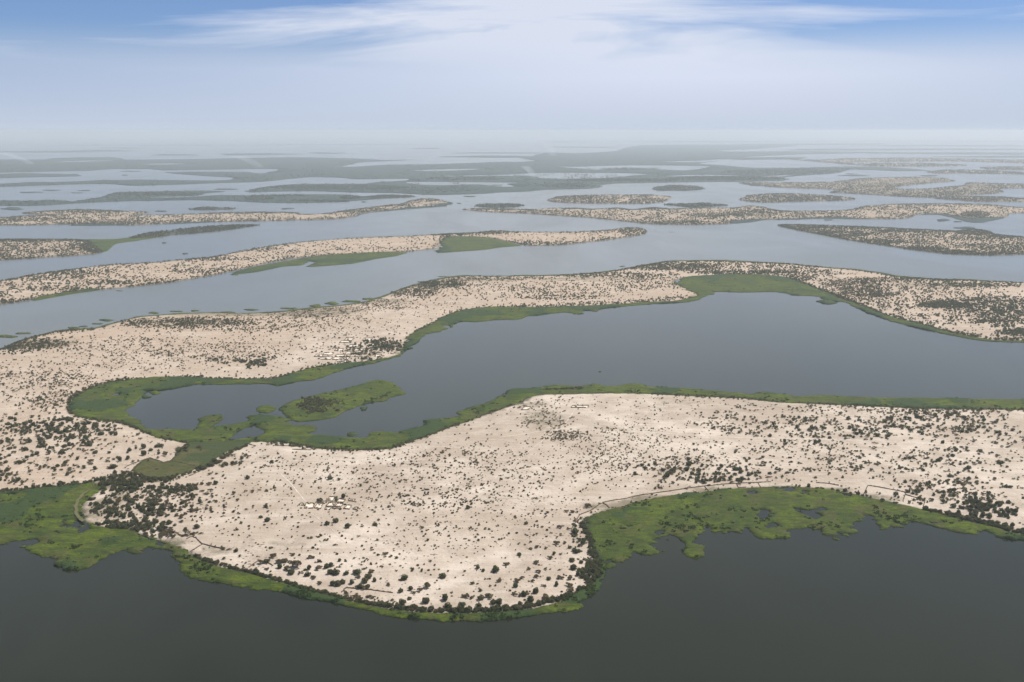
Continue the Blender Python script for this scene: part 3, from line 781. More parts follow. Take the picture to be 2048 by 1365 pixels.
# tree belts along lines: points | half width px | count | dmin,dmax | mix
BELTS = """390,1113 430,1127 470,1139 520,1151 569,1165 617,1180 666,1192 715,1204 764,1213|3|330|3.5,7|D
764,1213 829,1221 878,1223 926,1223 975,1222 1024,1219 1073,1211 1122,1199 1158,1181 1178,1172|4|230|4,9|D
1180,1170 1194,1150 1198,1120 1188,1095 1176,1070 1165,1050|5|150|4,9|D
650,1190 720,1198 800,1212|7|60|3,6|a
0,985 100,975 200,962 260,950|3|110|4,9|D
205,970 250,966 300,965 350,960 400,945 440,925 470,905 500,890|4|210|4,9|D
523,885 600,893 690,900 775,897 830,882|5|280|3,7|D
830,882 900,855 960,834 1010,815 1047,803|3|130|3,7|D
1085,781 1120,780 1165,779|1.2|60|6,9|D
1165,780 1250,782 1300,786|2|30|3,6|D
1300,788 1500,799 1700,812 1900,818 2048,820 2200,822|4|260|4,8|D
380,884 330,878 290,865 240,846 190,841 150,832|3|150|4,8|D
150,832 137,818 140,800 168,783 210,768 258,760|5|260|4,8|D
258,760 380,756 450,760 545,760|3|230|4,8|D
545,760 590,748 640,735 700,729|4|200|4,8|D
813,690 830,668 858,652 885,638 912,626|5|190|4,8|D
912,626 960,618 1090,613 1200,609 1300,603 1380,595|4|520|4,9|D
1567,556 1640,580 1700,603 1760,628|4|500|5,10|D
1760,628 1840,650 1912,667 1980,678 2048,681 2200,690|4|520|5,10|D
1160,548 1240,541 1330,526 1450,525 1587,530 1700,541 1800,556|2|420|5,9|D
1800,556 1900,562 2048,567 2200,572|2|260|5,9|D
0,698 60,678 120,664 190,659|4|200|4,8|D
2060,1072 1990,1053 1931,1040 1850,1022|4|130|5,10|D
1800,1010 1717,990 1640,978 1560,972|2|26|3,7|d
405,905 380,893 355,905 385,905|5|50|4,8|D
1310,975 1400,962 1500,955 1560,952|10|40|4,9|D"""

# ------------------------------------------------------------------ build: water and land
RS = np.random.RandomState(11)
R = random.Random(4)


def smooth(t):
    t = np.clip(t, 0, 1)
    return t * t * (3 - 2 * t)


# water: one sheet to the horizon
EXT = 150000.0
wm = make_mesh("water", [(-EXT, -3000, 0), (EXT, -3000, 0), (EXT, EXT, 0), (-EXT, EXT, 0)], [(0, 1, 2, 3)])
link("water", wm, M_water, kind="structure")


land1_px = spline(np.concatenate([pts(S_FAR), pts(S_LAGN), pts(S_LAGS), pts(S_SOUTH_R), pts(S_SOUTH_L), pts(S_WEST)]), True, 9.0)
LAND1 = fractal(gnd(land1_px[:, 0], land1_px[:, 1]), RS, True, 0.16, 2.5)
LAND1_sub = LAND1[::2]


def ramp_z(x, y, D):
    return 0.2 + land_z(x, y) * smooth(D / 70.0)


def gz(P):
    """height of the near land at ground points"""
    P = np.atleast_2d(P)
    ins = inside(P, LAND1)
    z = ramp_z(P[:, 0], P[:, 1], edge_dist(P, [LAND1_sub]))
    return np.where(ins, z, 0.5)


# places where the near soil is darker, damper or overgrown: photo x, y, radii, strength
DAMP = [(1085, 840, 60, 22, .55), (1060, 812, 40, 12, .5), (570, 1095, 50, 16, .35), (500, 1090, 30, 12, .3), (420, 1105, 60, 14, .5), (330, 1085, 60, 12, .8), (250, 1050, 70, 30, .45), (215, 1010, 40, 40, .6),
        (235, 965, 50, 18, 1.0), (300, 960, 60, 14, .8), (300, 930, 36, 10, .5), (1190, 1012, 40, 10, .6), (1240, 1013, 50, 12, 1), (1320, 1001, 90, 12, 1), (1480, 984, 120, 11, 1), (1640, 985, 90, 12, .9), (1710, 992, 60, 10, .8), (1770, 998, 50, 10, .6), (860, 570, 70, 14, .6), (760, 605, 90, 8, .6),
        (380, 645, 150, 12, .5), (620, 625, 140, 14, .7), (500, 630, 200, 6, .7), (60, 690, 120, 12, .8), (1340, 535, 110, 9, .6), (1180, 560, 180, 6, .5), (950, 560, 120, 7, .6), (1860, 572, 160, 6, .5), (1760, 585, 60, 12, .35), (1380, 570, 30, 14, .7), (1900, 925, 70, 22, .25), (1350, 808, 70, 12, .3), (640, 1080, 50, 20, .12), (1120, 1060, 30, 14, .2), (900, 1170, 60, 10, .25)]


def damp_attr(x, y, D, b):
    # narrow dark rim at the water, and the hollows
    sc = mpp(x, y)
    d = 0.75 * (1 - smooth(D / (9 * sc + 6)))
    for px, py, rx, ry, s in DAMP:
        c = gnd(px, py)
        ex = abs(gnd(px + rx, py)[0] - c[0])
        ey = abs(gnd(px, py - ry)[1] - c[1])
        q = ((x - c[0]) / ex) ** 2 + ((y - c[1]) / ey) ** 2
        d = np.maximum(d, s * (1 - smooth(q / 1.3)))
    return np.clip(d, 0, 1)


V, F, A = sheet_mesh("ground", LAND1, [], 0.0065, lambda x, y, D, b: ramp_z(x, y, D), RS, skirt=-0.8,
                     attrs=lambda x, y, D, b: {"damp": damp_attr(x, y, D, b), "ochre": np.clip(0.14 + 0.6 * smooth((y - 1750) / 1300.0) + 0.4 * smooth((-330 - x) / 400.0) * (y > 1200), 0, 0.85)})
link("ground", make_mesh("ground", V, F, A, smooth=True), M_sand, kind="structure")
print("land1", len(V), round(time.time() - T0, 1))


def inland(s, k, jitter=0.0):
    """push a traced shore to its land side by k photo pixels"""
    p = spline(pts(s) if isinstance(s, str) else s, False, 9.0)
    d = np.gradient(p, axis=0)
    d /= np.maximum(np.hypot(d[:, 0], d[:, 1])[:, None], 1e-6)
    n = np.stack([-d[:, 1] * 1.6, d[:, 0]], -1)
    kk = k + jitter * (fbm(p[:, 0] / 40.0, p[:, 1] / 40.0, 3, 3) - 0.5)[:, None] * 2
    return p + n * kk


# the channels beyond the long ridge carry silt and are paler than the closed lagoon
_sf = inland(S_FAR, 5.0)
_g = gnd(_sf[:, 0], _sf[:, 1])
_poly = [Vector((a, b_)) for a, b_ in _g] + [Vector((EXT, _g[-1, 1])), Vector((EXT, EXT)), Vector((-EXT, EXT)), Vector((-EXT, _g[0, 1]))]
_ed = [(i, (i + 1) % len(_poly)) for i in range(len(_poly))]
vo, eo, fo, *_r = delaunay_2d_cdt(_poly, _ed, [], 1, 1e-3)
link("channel_water", make_mesh("channel_water", [(v.x, v.y, 0.06) for v in vo], [f for f in fo if len(f) == 3]), M_silty, kind="structure")


def marsh_z(seed, hi=1.0, base=0.9):
    def f(x, y, D, b):
        sc = np.hypot(x, y) / 1400.0
        n = fbm(x / 28, y / 40, 4, seed)
        m = vnoise(x / 6.0, y / 6.0, seed + 9)
        t = tallf(x, y, seed)
        z = base + 0.9 * n + 0.7 * m + hi * 1.7 * t
        return np.where(b, 0.35 + 0.5 * m + hi * 1.2 * t, z)
    return f


def tallf(x, y, seed):
    n = fbm(x / 75, y / 105, 4, seed + 31)
    return smooth((n - 0.56) / 0.07)


def marsh(name, outer, holes, q, mat, seed, hi=1.0, base=0.9, label=None, land=False):
    if land:
        zf0 = marsh_z(seed, hi * .3, 0.45)
        zf = lambda x, y, D, b: zf0(x, y, D, b) * 0.5 + np.where(True, gz(np.stack([x, y], -1)), 0)
    else:
        zf = marsh_z(seed, hi, base)
    def gaps(x, y, D):
        n = fbm(x / 26, y / 34, 4, seed + 50)
        dl = np.hypot(x, y)
        near_land = inside(np.stack([x, y], -1), LAND1)
        thr = 0.60 + 0.16 * smooth(D / (0.022 * dl))
        return (n > thr + 0.03) & ~near_land
    V, F, A = sheet_mesh(name, outer, holes, q, zf, RS, skirt=-0.4,
                         attrs=lambda x, y, D, b: {"tall": tallf(x, y, seed)}, gaps=gaps if seed in (101, 303) else None)
    o = link(name, make_mesh(name, V, F, A), mat, kind="stuff")
    if label:
        o["label"] = label
    print(name, len(V), round(time.time() - T0, 1))
    return o


def fr_px(p, closed=True, amp=0.2, minpx=2.2):
    return fractal(gnd(p[:, 0], p[:, 1]), RS, closed, amp, minpx)


QM = 0.0042
def cat(*a):
    return np.concatenate(a)


p = cat(inland(S_WEST, 2.0, 1.5)[::-1], spline(pts("275,1070 300,1080 325,1087 345,1097"), False), spline(pts(MA_OUT), False)[::-1])
marsh("marsh_reeds", fr_px(p, True, 0.32), [], QM, M_marsh, 101, 1.0, label="broad bright green marsh filling the lower left shore")
p = cat(spline(pts(MB_OUT), False), inland("1196,1123 " + S_SOUTH_L, 1.2, 1.0))
marsh("marsh_reeds", fr_px(p, True, 0.32), [], QM, M_marsh, 202, 0.5, label="narrow yellow green marsh strip round the near peninsula")
p = cat(inland(S_FAR, 1.2, 0.5), inland(S_FAR, -0.9, 1.6)[::-1])
marsh("marsh_reeds", fr_px(p, True, 0.1), [], 0.006, M_marsh, 880, 0.5, label="thin green reed fringe on the far shore of the long sand ridge")
p = cat(spline(pts("1212,1139 " + MC_OUT), False), inland(S_SOUTH_R, 1.5, 1.5))
marsh("marsh_reeds", fr_px(p, True, 0.32), [fr_px(spline(pts(h), True), True, 0.2) for h in MC_HOLES], QM, M_marsh, 303, 1.0, label="ragged bright green marsh with ponds on the lower right shore")
p = cat(inland(S_LAGN, 1.6, 1.5), inland(S_LAGS, 1.6, 1.5), spline(pts(MD_IN), False)[::-1])
# the traced water edge runs from the far right round the west end and back: close the ring with it
marsh("marsh_reeds", fr_px(p, True, 0.22), [fr_px(spline(pts(h), True), True, 0.2) for h in MD_HOLES], 0.0046, M_marsh, 404, 1.0, label="dark green reed belt ringing the blue grey lagoon")
marsh("marsh_reeds", fr_px(spline(pts(ME), True), True, 0.22), [], QM, M_marsh, 505, 0.6, label="green reed island with a dark thicket in the lagoon")
for i, s in enumerate(ISLETS):
    marsh("floating_reeds", fr_px(spline(pts(s), True), True, 0.2), [], 0.005, M_marsh, 600 + i * 3, 0.8)
for i, s in enumerate(MARSHX):
    marsh("marsh_reeds", fr_px(spline(pts(s), True, 6), True, 0.15), [], 0.006, M_marsh if i < 3 or i == 7 else M_marsh_hazed, 700 + i * 3, 0.6, base=1.6)
for i, (x, y, rx, ry) in enumerate(SHORE_PADS + STREAKS):
    n = 14
    k = 1.0 if y > 400 else 1.0
    e = np.array([[x + rx * math.cos(t) * (1 + .25 * math.sin(3 * t + i)), y + ry * math.sin(t) * (1 + .3 * math.sin(2 * t + 2 * i))] for t in np.arange(n) * 2 * math.pi / n])
    if rx < 1:
        continue
    near = i < len(SHORE_PADS)
    e = fr_px(spline(e, True, 6), True, 0.15)
    q = 0.006 if near else 0.02
    zz0 = 1.0 if near else (2.0 if y > 340 else 5.0)
    V, F, A = sheet_mesh("islet", e, [], q, lambda x_, y_, D, b: zz0 * (0.6 + 0.8 * vnoise(x_ / 9, y_ / 9, i)), RS, skirt=-0.3, attrs=lambda x_, y_, D, b: {"tall": tallf(x_, y_, i)})
    link("reed_islet" if near else "far_islet", make_mesh("islet", V, F, A), M_marsh if near else (M_marsh_hazed if y > 330 else M_woods), kind="stuff" if near else "structure")

for kind, s in FIELDS:
    marsh("meadow_grass", fr_px(spline(pts(s), True), True, 0.12), [], 0.0055, M_meadow, 31, 0.5, land=True, label="olive brown meadow across the narrow isthmus")

# islands beyond
ISLP = {}
for nm, kind, s in ISL:
    px = spline(pts(s), True, 7)
    poly = fractal(gnd(px[:, 0], px[:, 1]), RS, True, 0.10, 1.6)
    ISLP[nm] = (px, poly, kind)
    holes = []
    if nm == "L6":
        holes = [fractal(gnd(*spline(pts(h), True, 6).T), RS, True, 0.08, 1.6) for h in L6_HOLES]
    far = px[:, 1].max() < 400
    q = 0.009 if not far else 0.02
    zs = 1.0 if not far else 2.0
    mat = {"sand": M_sand, "scrub": M_sand, "woods": M_woods, "marsh": M_marsh_hazed}[kind]

    def zf(x, y, D, b):
        z = 0.5 * zs + land_z(x, y) * smooth(D / 60.0) * (1.0 if not far else 1.4)
        return np.where(b, 0.4 * zs, z)

    def af(x, y, D, b):
        sc = mpp(x, y)
        base = (0.25 if nm == "L2" else 0.42) if kind == "sand" else 0.7
        return {"damp": np.clip(base + 0.8 * (1 - smooth(D / (5 * sc + 8))), 0, 1), "tall": tallf(x, y, 77), "ochre": np.full(len(x), 0.9)}
    V, F, A = sheet_mesh("island", poly, holes, q, zf, RS, skirt=-0.5, attrs=af)
    link("island", make_mesh("island", V, F, A, smooth=True), mat, kind="structure")
    print(nm, len(V), round(time.time() - T0, 1))


# ------------------------------------------------------------------ tracks
def ribbon(P, half, wob=0.0):
    d = np.gradient(P, axis=0)
    d /= np.maximum(np.hypot(d[:, 0], d[:, 1])[:, None], 1e-6)
    n = np.stack([-d[:, 1], d[:, 0]], -1)
    h = half * (1 + wob * (RS.rand(len(P), 1) - .5) * 2)
    return P + n * h, P - n * h


for i, (s, wpx, k) in enumerate(TRACKS):
    P = outline(s, RS, False, 0.05, 8)
    half = wpx * 0.5 * float(np.median(mpp(P[:, 0], P[:, 1])))
    a, b = ribbon(P, half, 0.35)
    za = gz(a) + (0.22 if k == "sand" else 2.4)
    zb = gz(b) + (0.22 if k == "sand" else 2.4)
    V = np.empty((2 * len(P), 3))
    V[0::2] = np.column_stack([a, za]); V[1::2] = np.column_stack([b, zb])
    j = np.arange(len(P) - 1) * 2
    F = np.stack([j, j + 1, j + 3, j + 2], -1)
    link("dirt_track", make_mesh("dirt_track", V, F), M_track if k == "sand" else M_trackg, kind="structure")


# ------------------------------------------------------------------ labels
REG = [("by the near hamlet", 655, 1012, 60, 35), ("at the near peninsula tip", 940, 1205, 170, 32), ("inside the peninsula bulge", 1060, 1145, 110, 45),
       ("on the peninsula east shore", 1180, 1120, 30, 60), ("at the fence bend", 1185, 1020, 40, 22), ("along the curved fence", 1400, 965, 140, 22),
       ("by the three sided pen", 1770, 975, 70, 25), ("on the lower east shore", 1960, 1035, 110, 30), ("on the east sands", 1960, 940, 110, 50), ("by the pale grove track", 1800, 880, 150, 30),
       ("within the eastern grove", 1620, 870, 130, 35), ("west of the eastern grove", 1450, 870, 70, 40), ("by the walled yard", 1150, 825, 70, 25), ("in the brown thicket", 1080, 840, 60, 25),
       ("along the shore gardens", 1140, 780, 90, 10), ("along the east lagoon shore", 1600, 798, 260, 14), ("on the central sand", 950, 1030, 200, 70), ("north of the hamlet", 700, 940, 150, 40),
       ("west of the gardens", 900, 855, 120, 30), ("above the lower hedge", 560, 1120, 90, 28), ("in the southern groves", 690, 1165, 90, 30), ("in the southern hedge", 600, 1178, 180, 14),
       ("at the grey corner", 400, 1085, 60, 22), ("in the marsh thicket", 260, 1030, 90, 45), ("east of the thicket", 440, 1010, 90, 60), ("beside the olive meadow", 330, 935, 90, 30),
       ("at the isthmus head", 480, 910, 60, 30), ("at the meadow foot", 250, 965, 70, 20), ("along the western marsh", 100, 965, 130, 22), ("in the western grove", 90, 880, 130, 45),
       ("west of the lagoon", 110, 790, 120, 45), ("round the lagoon head", 190, 820, 60, 50), ("beside the diagonal trail", 570, 990, 50, 45), ("below the near hamlet", 690, 1075, 90, 35), ("on the reed island", 640, 810, 70, 25),
       ("below the lagoon marsh", 650, 895, 130, 16), ("on the hamlet slope", 520, 1060, 90, 50), ("below the eastern grove", 1500, 925, 150, 35)]
ORD = ["first", "second", "third", "fourth", "fifth", "sixth", "seventh", "eighth", "ninth", "tenth", "eleventh", "twelfth", "thirteenth", "fourteenth", "fifteenth", "sixteenth", "seventeenth", "eighteenth", "nineteenth", "twentieth"]
NUM = ["", "one", "two", "three", "four", "five", "six", "seven", "eight", "nine", "ten", "eleven", "twelve", "thirteen", "fourteen", "fifteen", "sixteen", "seventeen", "eighteen", "nineteen", "twenty"]


def region(px, py):
    return min(REG, key=lambda r: ((px - r[1]) / r[3]) ** 2 + ((py - r[2]) / r[4]) ** 2)[0]


def label_all(items, group):
    """items: (object, description, px, py). One label per object; only a crowd past twenty in one place shares its label."""
    by = {}
    for it in items:
        by.setdefault((it[1], region(it[2], it[3])), []).append(it)
    PARTS = {1: [""], 2: ["west half", "east half"], 3: ["west part", "middle part", "east part"], 4: ["far west", "mid west", "mid east", "far east"], 5: ["far west", "mid west", "centre", "mid east", "far east"]}
    for (d, rg), l in by.items():
        l.sort(key=lambda t: t[2])
        nc = min(5, math.ceil(len(l) / 20))
        for c in range(nc):
            ch = l[c * len(l) // nc:(c + 1) * len(l) // nc]
            n = len(ch)
            for k, it in enumerate(ch):
                s_ = d + " " + rg
                if nc > 1:
                    s_ += ", " + PARTS[nc][c]
                if n == 2 and nc == 1:
                    s_ += ", " + ("left" if k == 0 else "right") + " one of two"
                elif 1 < n <= 20:
                    s_ += ", " + ORD[k] + " from left"
                it[0]["label"] = s_
                it[0]["group"] = group


# ------------------------------------------------------------------ trees
def leaf_cloud(rs, lobes, n, size, flat=1.0):
    """n small three-cornered leaf clumps spread over the shells of the lobes (cx,cy,cz,rx,rz)"""
    w_ = np.array([l[3] ** 2 for l in lobes]); w_ = w_ / w_.sum()
    idx = rs.choice(len(lobes), n, p=w_)
    Lb = np.array(lobes)[idx]
    d = rs.normal(size=(n, 3)); d /= np.linalg.norm(d, axis=1)[:, None]
    r = 0.6 + 0.45 * rs.rand(n) ** 0.5
    C = np.column_stack([Lb[:, 0] + d[:, 0] * Lb[:, 3] * r, Lb[:, 1] + d[:, 1] * Lb[:, 3] * r, Lb[:, 2] + d[:, 2] * Lb[:, 4] * r])
    a = rs.normal(size=(n, 3)); a /= np.linalg.norm(a, axis=1)[:, None]
    a[:, 2] *= flat
    b = np.cross(d + rs.normal(size=(n, 3)) * 0.5, a); b /= np.linalg.norm(b, axis=1)[:, None]
    a /= np.linalg.norm(a, axis=1)[:, None]
    s = size * (0.6 + 0.8 * rs.rand(n))[:, None]
    V = np.stack([C + a * s, C - a * s * 0.6 + b * s * 0.9, C - a * s * 0.5 - b * s * 0.9], 1).reshape(-1, 3)
    F = np.arange(3 * n).reshape(-1, 3)
    return V, F


def lobes_for(kind, rs):
    Ls = []
    if kind == 'a':      # spreading flat-topped acacia
        ax = rs.uniform(0.8, 1.25)
        for k in range(rs.randint(5, 9)):
            t = rs.uniform(0, 6.28); r = rs.uniform(0.1, 0.72)
            Ls.append((r * math.cos(t) * ax, r * math.sin(t) / ax, 0.62 + rs.uniform(-0.13, 0.12) - 0.12 * r, rs.uniform(0.26, 0.44), rs.uniform(0.12, 0.22)))
    elif kind == 'd':    # round dense evergreen
        for k in range(rs.randint(5, 9)):
            t = rs.uniform(0, 6.28); r = rs.uniform(0.0, 0.5)
            Ls.append((r * math.cos(t), r * math.sin(t), rs.uniform(0.45, 0.95) - 0.25 * r, rs.uniform(0.38, 0.6), rs.uniform(0.32, 0.5)))
    else:                # low shrub
        for k in range(rs.randint(2, 5)):
            t = rs.uniform(0, 6.28); r = rs.uniform(0.0, 0.5)
            Ls.append((r * math.cos(t), r * math.sin(t), rs.uniform(0.3, 0.55), rs.uniform(0.45, 0.65), rs.uniform(0.3, 0.5)))
    return Ls


def tube(p0, p1, r0, r1, n=6):
    p0, p1 = np.array(p0, float), np.array(p1, float)
    d = p1 - p0; d /= np.linalg.norm(d)
    u = np.cross(d, [0.3, 1, 0.2]); u /= np.linalg.norm(u); v = np.cross(d, u)
    t = np.arange(n) * 2 * math.pi / n
    ring = np.cos(t)[:, None] * u + np.sin(t)[:, None] * v
    V = np.concatenate([p0 + ring * r0, p1 + ring * r1])
    F = []
    for i in range(n):
        j = (i + 1) % n
        F += [(i, j, n + j), (i, n + j, n + i)]
    F += [(n, n + i, n + i + 1) for i in range(1, n - 1)]
    return V, np.array(F)


def join(parts):
    Vs, Fs, o = [], [], 0
    for V, F in parts:
        Vs.append(V); Fs.append(F + o); o += len(V)
    return np.concatenate(Vs), np.concatenate(Fs)


def trunk_geo(kind, lobes, rs, full=True):
    h = 0.38 if kind == 'a' else 0.3
    P = [tube((0, 0, -0.05), (rs.uniform(-.04, .04), rs.uniform(-.04, .04), h), 0.06, 0.042, 7 if full else 3)]
    if full:
        for l in lobes[:6]:
            m = (l[0] * 0.45, l[1] * 0.45, h + (l[2] - h) * 0.6)
            P.append(tube((0, 0, h * 0.85), m, 0.035, 0.022, 5))
            P.append(tube(m, (l[0], l[1], l[2]), 0.022, 0.008, 5))
    return join(P)


VAR = {}
for kind in 'ads':
    VAR[kind] = []
    for k in range(7):
        rs = np.random.RandomState(100 + k + ord(kind) * 7)
        lb = lobes_for(kind, rs)
        near = leaf_cloud(rs, lb, {'a': 420, 'd': 480, 's': 170}[kind], {'a': 0.13, 'd': 0.15, 's': 0.20}[kind], 0.6)
        mid = leaf_cloud(rs, lb, {'a': 46, 'd': 54, 's': 26}[kind], {'a': 0.27, 'd': 0.31, 's': 0.42}[kind], 0.6)
        far = leaf_cloud(rs, lb, {'a': 14, 'd': 16, 's': 9}[kind], {'a': 0.50, 'd': 0.56, 's': 0.62}[kind], 0.6)
        tr = trunk_geo(kind, lb, rs, True)
        VAR[kind].append({"near": near, "mid": mid, "far": far, "trunk": tr, "stick": trunk_geo(kind, lb, rs, False)})

TREES = []      # px, py, diameter m, kind


def add_tree(px, py, dm, kind):
    TREES.append((px, py, dm, kind))


def big(s, ox, oy, sc, prefer):
    for t in s.split():
        x, y, d = [float(v) for v in t.split(",")]
        px, py, dp = ox + x * sc, oy + y * sc, d * sc
        m = mpp(*gnd(px, py))
        kind = prefer(x, y, d)
        dm = dp * m * 1.12
        # the traced point is the middle of the crown: its foot lies a little lower in the picture
        dep = math.atan2(CAM_H, float(gnd(px, py)[1]))
        py += 0.32 * dp * math.cos(dep)
        add_tree(px, py, float(dm), 's' if dm < 3.2 else kind)


big(BIG1, 780, 1000, .2441, lambda x, y, d: 'd' if y > 800 or (x > 1480 and y > 240) or R.random() < .25 else 'a')
big(BIG2, 300, 1040, .2441, lambda x, y, d: 'd' if R.random() < .4 else 'a')
big(BIG3, 220, 880, .166, lambda x, y, d: 'd' if x < 650 or R.random() < .45 else 'a')
big(BIG4, 580, 960, .0781, lambda x, y, d: 'd' if d > 85 else 'a')
BIG4_N = len(TREES)
NM = 1.0


def mixpick(m):
    return R.choice(m)


def put(px, py, d, k):
    if k == 'D':
        k = 'd' if R.random() < .8 else 'a'
        d *= 0.86
    if d < 2.6 and k != 's':
        k = 's'
    add_tree(px, py, d, k)


DMUL = 1.7
for line in CL.replace("\n", " ").split():
    f = line.split(",")
    cx0, cy0, rx, ry, n, d0, d1, mx = float(f[0]), float(f[1]), float(f[2]), float(f[3]), int(f[4]), float(f[5]), float(f[6]), f[7]
    made = 0
    n = int(n * (DMUL if f[7] != "d" or f[3] == "x" or float(f[1]) < 700 else 1.0))
    while made < n:
        if R.random() < 0.68 or made == 0:
            t, r = R.uniform(0, 6.283), math.sqrt(R.random()) * R.uniform(.6, 1.1)
            x, y = cx0 + rx * r * math.cos(t), cy0 + ry * r * math.sin(t)
            lx, ly = x, y
        else:   # company of the last one
            x, y = lx + R.gauss(0, 6), ly + R.gauss(0, 2.2)
        dd = d0 + (d1 - d0) * R.random() ** 1.4
        put(x, y, dd, mixpick(mx))
        made += 1
for line in BELTS.split("\n"):
    a, hw, n, dr, mx = line.split("|")
    P = spline(pts(a), False, 6)
    d0, d1 = [float(v) for v in dr.split(",")]
    seg = np.hypot(*np.diff(P, axis=0).T); cum = np.concatenate([[0], np.cumsum(seg)])
    for _ in range(int(n)):
        s = R.uniform(0, cum[-1]); i = min(int(np.searchsorted(cum, s)) - 1, len(P) - 2); i = max(i, 0)
        t = (s - cum[i]) / max(seg[i], 1e-6)
        q_ = P[i] + (P[i + 1] - P[i]) * t
        put(q_[0] + R.gauss(0, 1.5), q_[1] + R.gauss(0, float(hw) * .5), R.uniform(d0, d1), mixpick(mx))
# an even sprinkling of small trees over the near sands
for x0, x1, y0, y1, n, d0, d1, mx in ((1380, 2080, 812, 1010, 520, 2.6, 6.5, 'daas'), (840, 1380, 830, 1090, 420, 2.4, 5, 'asd'), (380, 900, 900, 1150, 330, 2.4, 5, 'asd'), (-40, 330, 830, 975, 260, 3, 8, 'aad'), (0, 800, 640, 760, 700, 2.8, 6.5, 'dasd'), (760, 1400, 555, 612, 420, 3, 6.5, 'da'), (1400, 2080, 540, 680, 900, 3.2, 7.5, 'dda')):
    for _ in range(n):
        put(R.uniform(x0, x1), R.uniform(y0, y1), R.uniform(d0, d1), mixpick(mx))
# lone scrub everywhere on the near land
for _ in range(3600):
    put(R.uniform(-100, 2150), R.uniform(690, 1225) if R.random() < .75 else R.uniform(560, 700), R.uniform(1.4, 3.6), 's')

arr = np.array([(a, b, c) for a, b, c, k in TREES])
kinds = np.array([k for *_, k in TREES])
G = gnd(arr[:, 0], arr[:, 1])
ins = inside(G, LAND1)
me_poly = fr_px(spline(pts(ME), True), True, 0.0)
ins |= inside(G, me_poly)
ins |= (arr[:, 0] > 1078) & (arr[:, 0] < 1172) & (arr[:, 1] > 777) & (arr[:, 1] < 786)
# keep the pale compounds, the meadow and the tracks clear
clear = np.zeros(len(G), bool)
(hx, hy, hs), HQ = HAMLET
yards_px = [np.array([[hx + a * hs, hy + b * hs] for a, b in q]) for q in HQ]
for yq in yards_px:
    clear |= inside(arr[:, :2], yq)
meadow_px = pts(FIELDS[0][1])
clear |= inside(arr[:, :2], meadow_px) & (RS.rand(len(arr)) < .93)
for s, wpx, k in TRACKS[:6]:
    tp = spline(pts(s), False, 4)
    for q_ in tp:
        clear |= (np.abs(arr[:, 0] - q_[0]) < 4) & (np.abs(arr[:, 1] - q_[1]) < wpx * .5 + .6)
keepm = ins & ~clear
keepm[:BIG4_N] = True
arr, kinds, G = arr[keepm], kinds[keepm], G[keepm]
Z = gz(G) - 0.1
DIST = np.hypot(G[:, 0], G[:, 1])
PXS = arr[:, 2] / mpp(G[:, 0], G[:, 1])
inframe = (arr[:, 0] > 2) & (arr[:, 0] < 2046) & (arr[:, 1] > 4)
print("near trees", len(arr), round(time.time() - T0, 1))

crown_mat = {'a': M_leaf_dry, 'd': M_leaf_dark, 's': M_leaf_shrub}
KN = {'a': ("acacia_tree", "acacia tree"), 'd': ("evergreen_tree", "evergreen tree"), 's': ("desert_shrub", "shrub")}
PROTO = {}
for kind in 'ads':
    PROTO[kind] = []
    for k, v in enumerate(VAR[kind]):
        cm = make_mesh("crown", *v["near"], {"tint": np.full(len(v["near"][0]), k * .37 % 1)})
        cm.materials.append(crown_mat[kind])
        tm = None
        if kind != 's':
            tm = make_mesh("trunk", *v["trunk"])
            tm.materials.append(M_bark)
        PROTO[kind].append((cm, tm))

single = np.zeros(len(arr), bool)
for kind in 'ads':
    idx = np.where((kinds == kind) & inframe)[0]
    idx = idx[np.argsort(-PXS[idx])][:300]
    single[idx] = True
    items = []
    for c, i in enumerate(idx):
        v = R.randrange(7)
        cm, tm = PROTO[kind][v]
        s = arr[i, 2] / 2
        loc = (G[i, 0], G[i, 1], Z[i])
        rz = R.uniform(0, 6.28)
        dm = arr[i, 2]
        hs_ = R.uniform(.85, 1.2)
        size = {'a': ("large", "medium", "small"), 'd': ("large", "medium", "small"), 's': ("broad", "low", "tiny")}[kind]
        th = {'a': (8.5, 6.5), 'd': (8.5, 6.8), 's': (3.2, 2.6)}[kind]
        sz = size[0] if dm > th[0] else size[1] if dm > th[1] else size[2]
        desc = sz + {'a': " spreading olive acacia", 'd': " dark round tree", 's': " dark shrub"}[kind]
        if kind == 's':
            o = bpy.data.objects.new("desert_shrub", cm)
            COL.objects.link(o)
            o.location = loc; o.rotation_euler = (0, 0, rz); o.scale = (s, s, s * hs_)
        else:
            o = bpy.data.objects.new(KN[kind][0], None)
            COL.objects.link(o)
            o.location = loc; o.rotation_euler = (0, 0, rz); o.scale = (s, s, s * hs_)
            o.empty_display_size = 1
            cro = bpy.data.objects.new("crown", cm); COL.objects.link(cro); cro.parent = o
            tro = bpy.data.objects.new("trunk", tm); COL.objects.link(tro); tro.parent = o
        o["category"] = KN[kind][1]
        items.append((o, desc, arr[i, 0], arr[i, 1]))
    label_all(items, {'a': "spreading acacias scattered on the near sands", 'd': "dark round trees of the near land", 's': "shrubs dotted over the near sand"}[kind])
print("singles", round(time.time() - T0, 1))


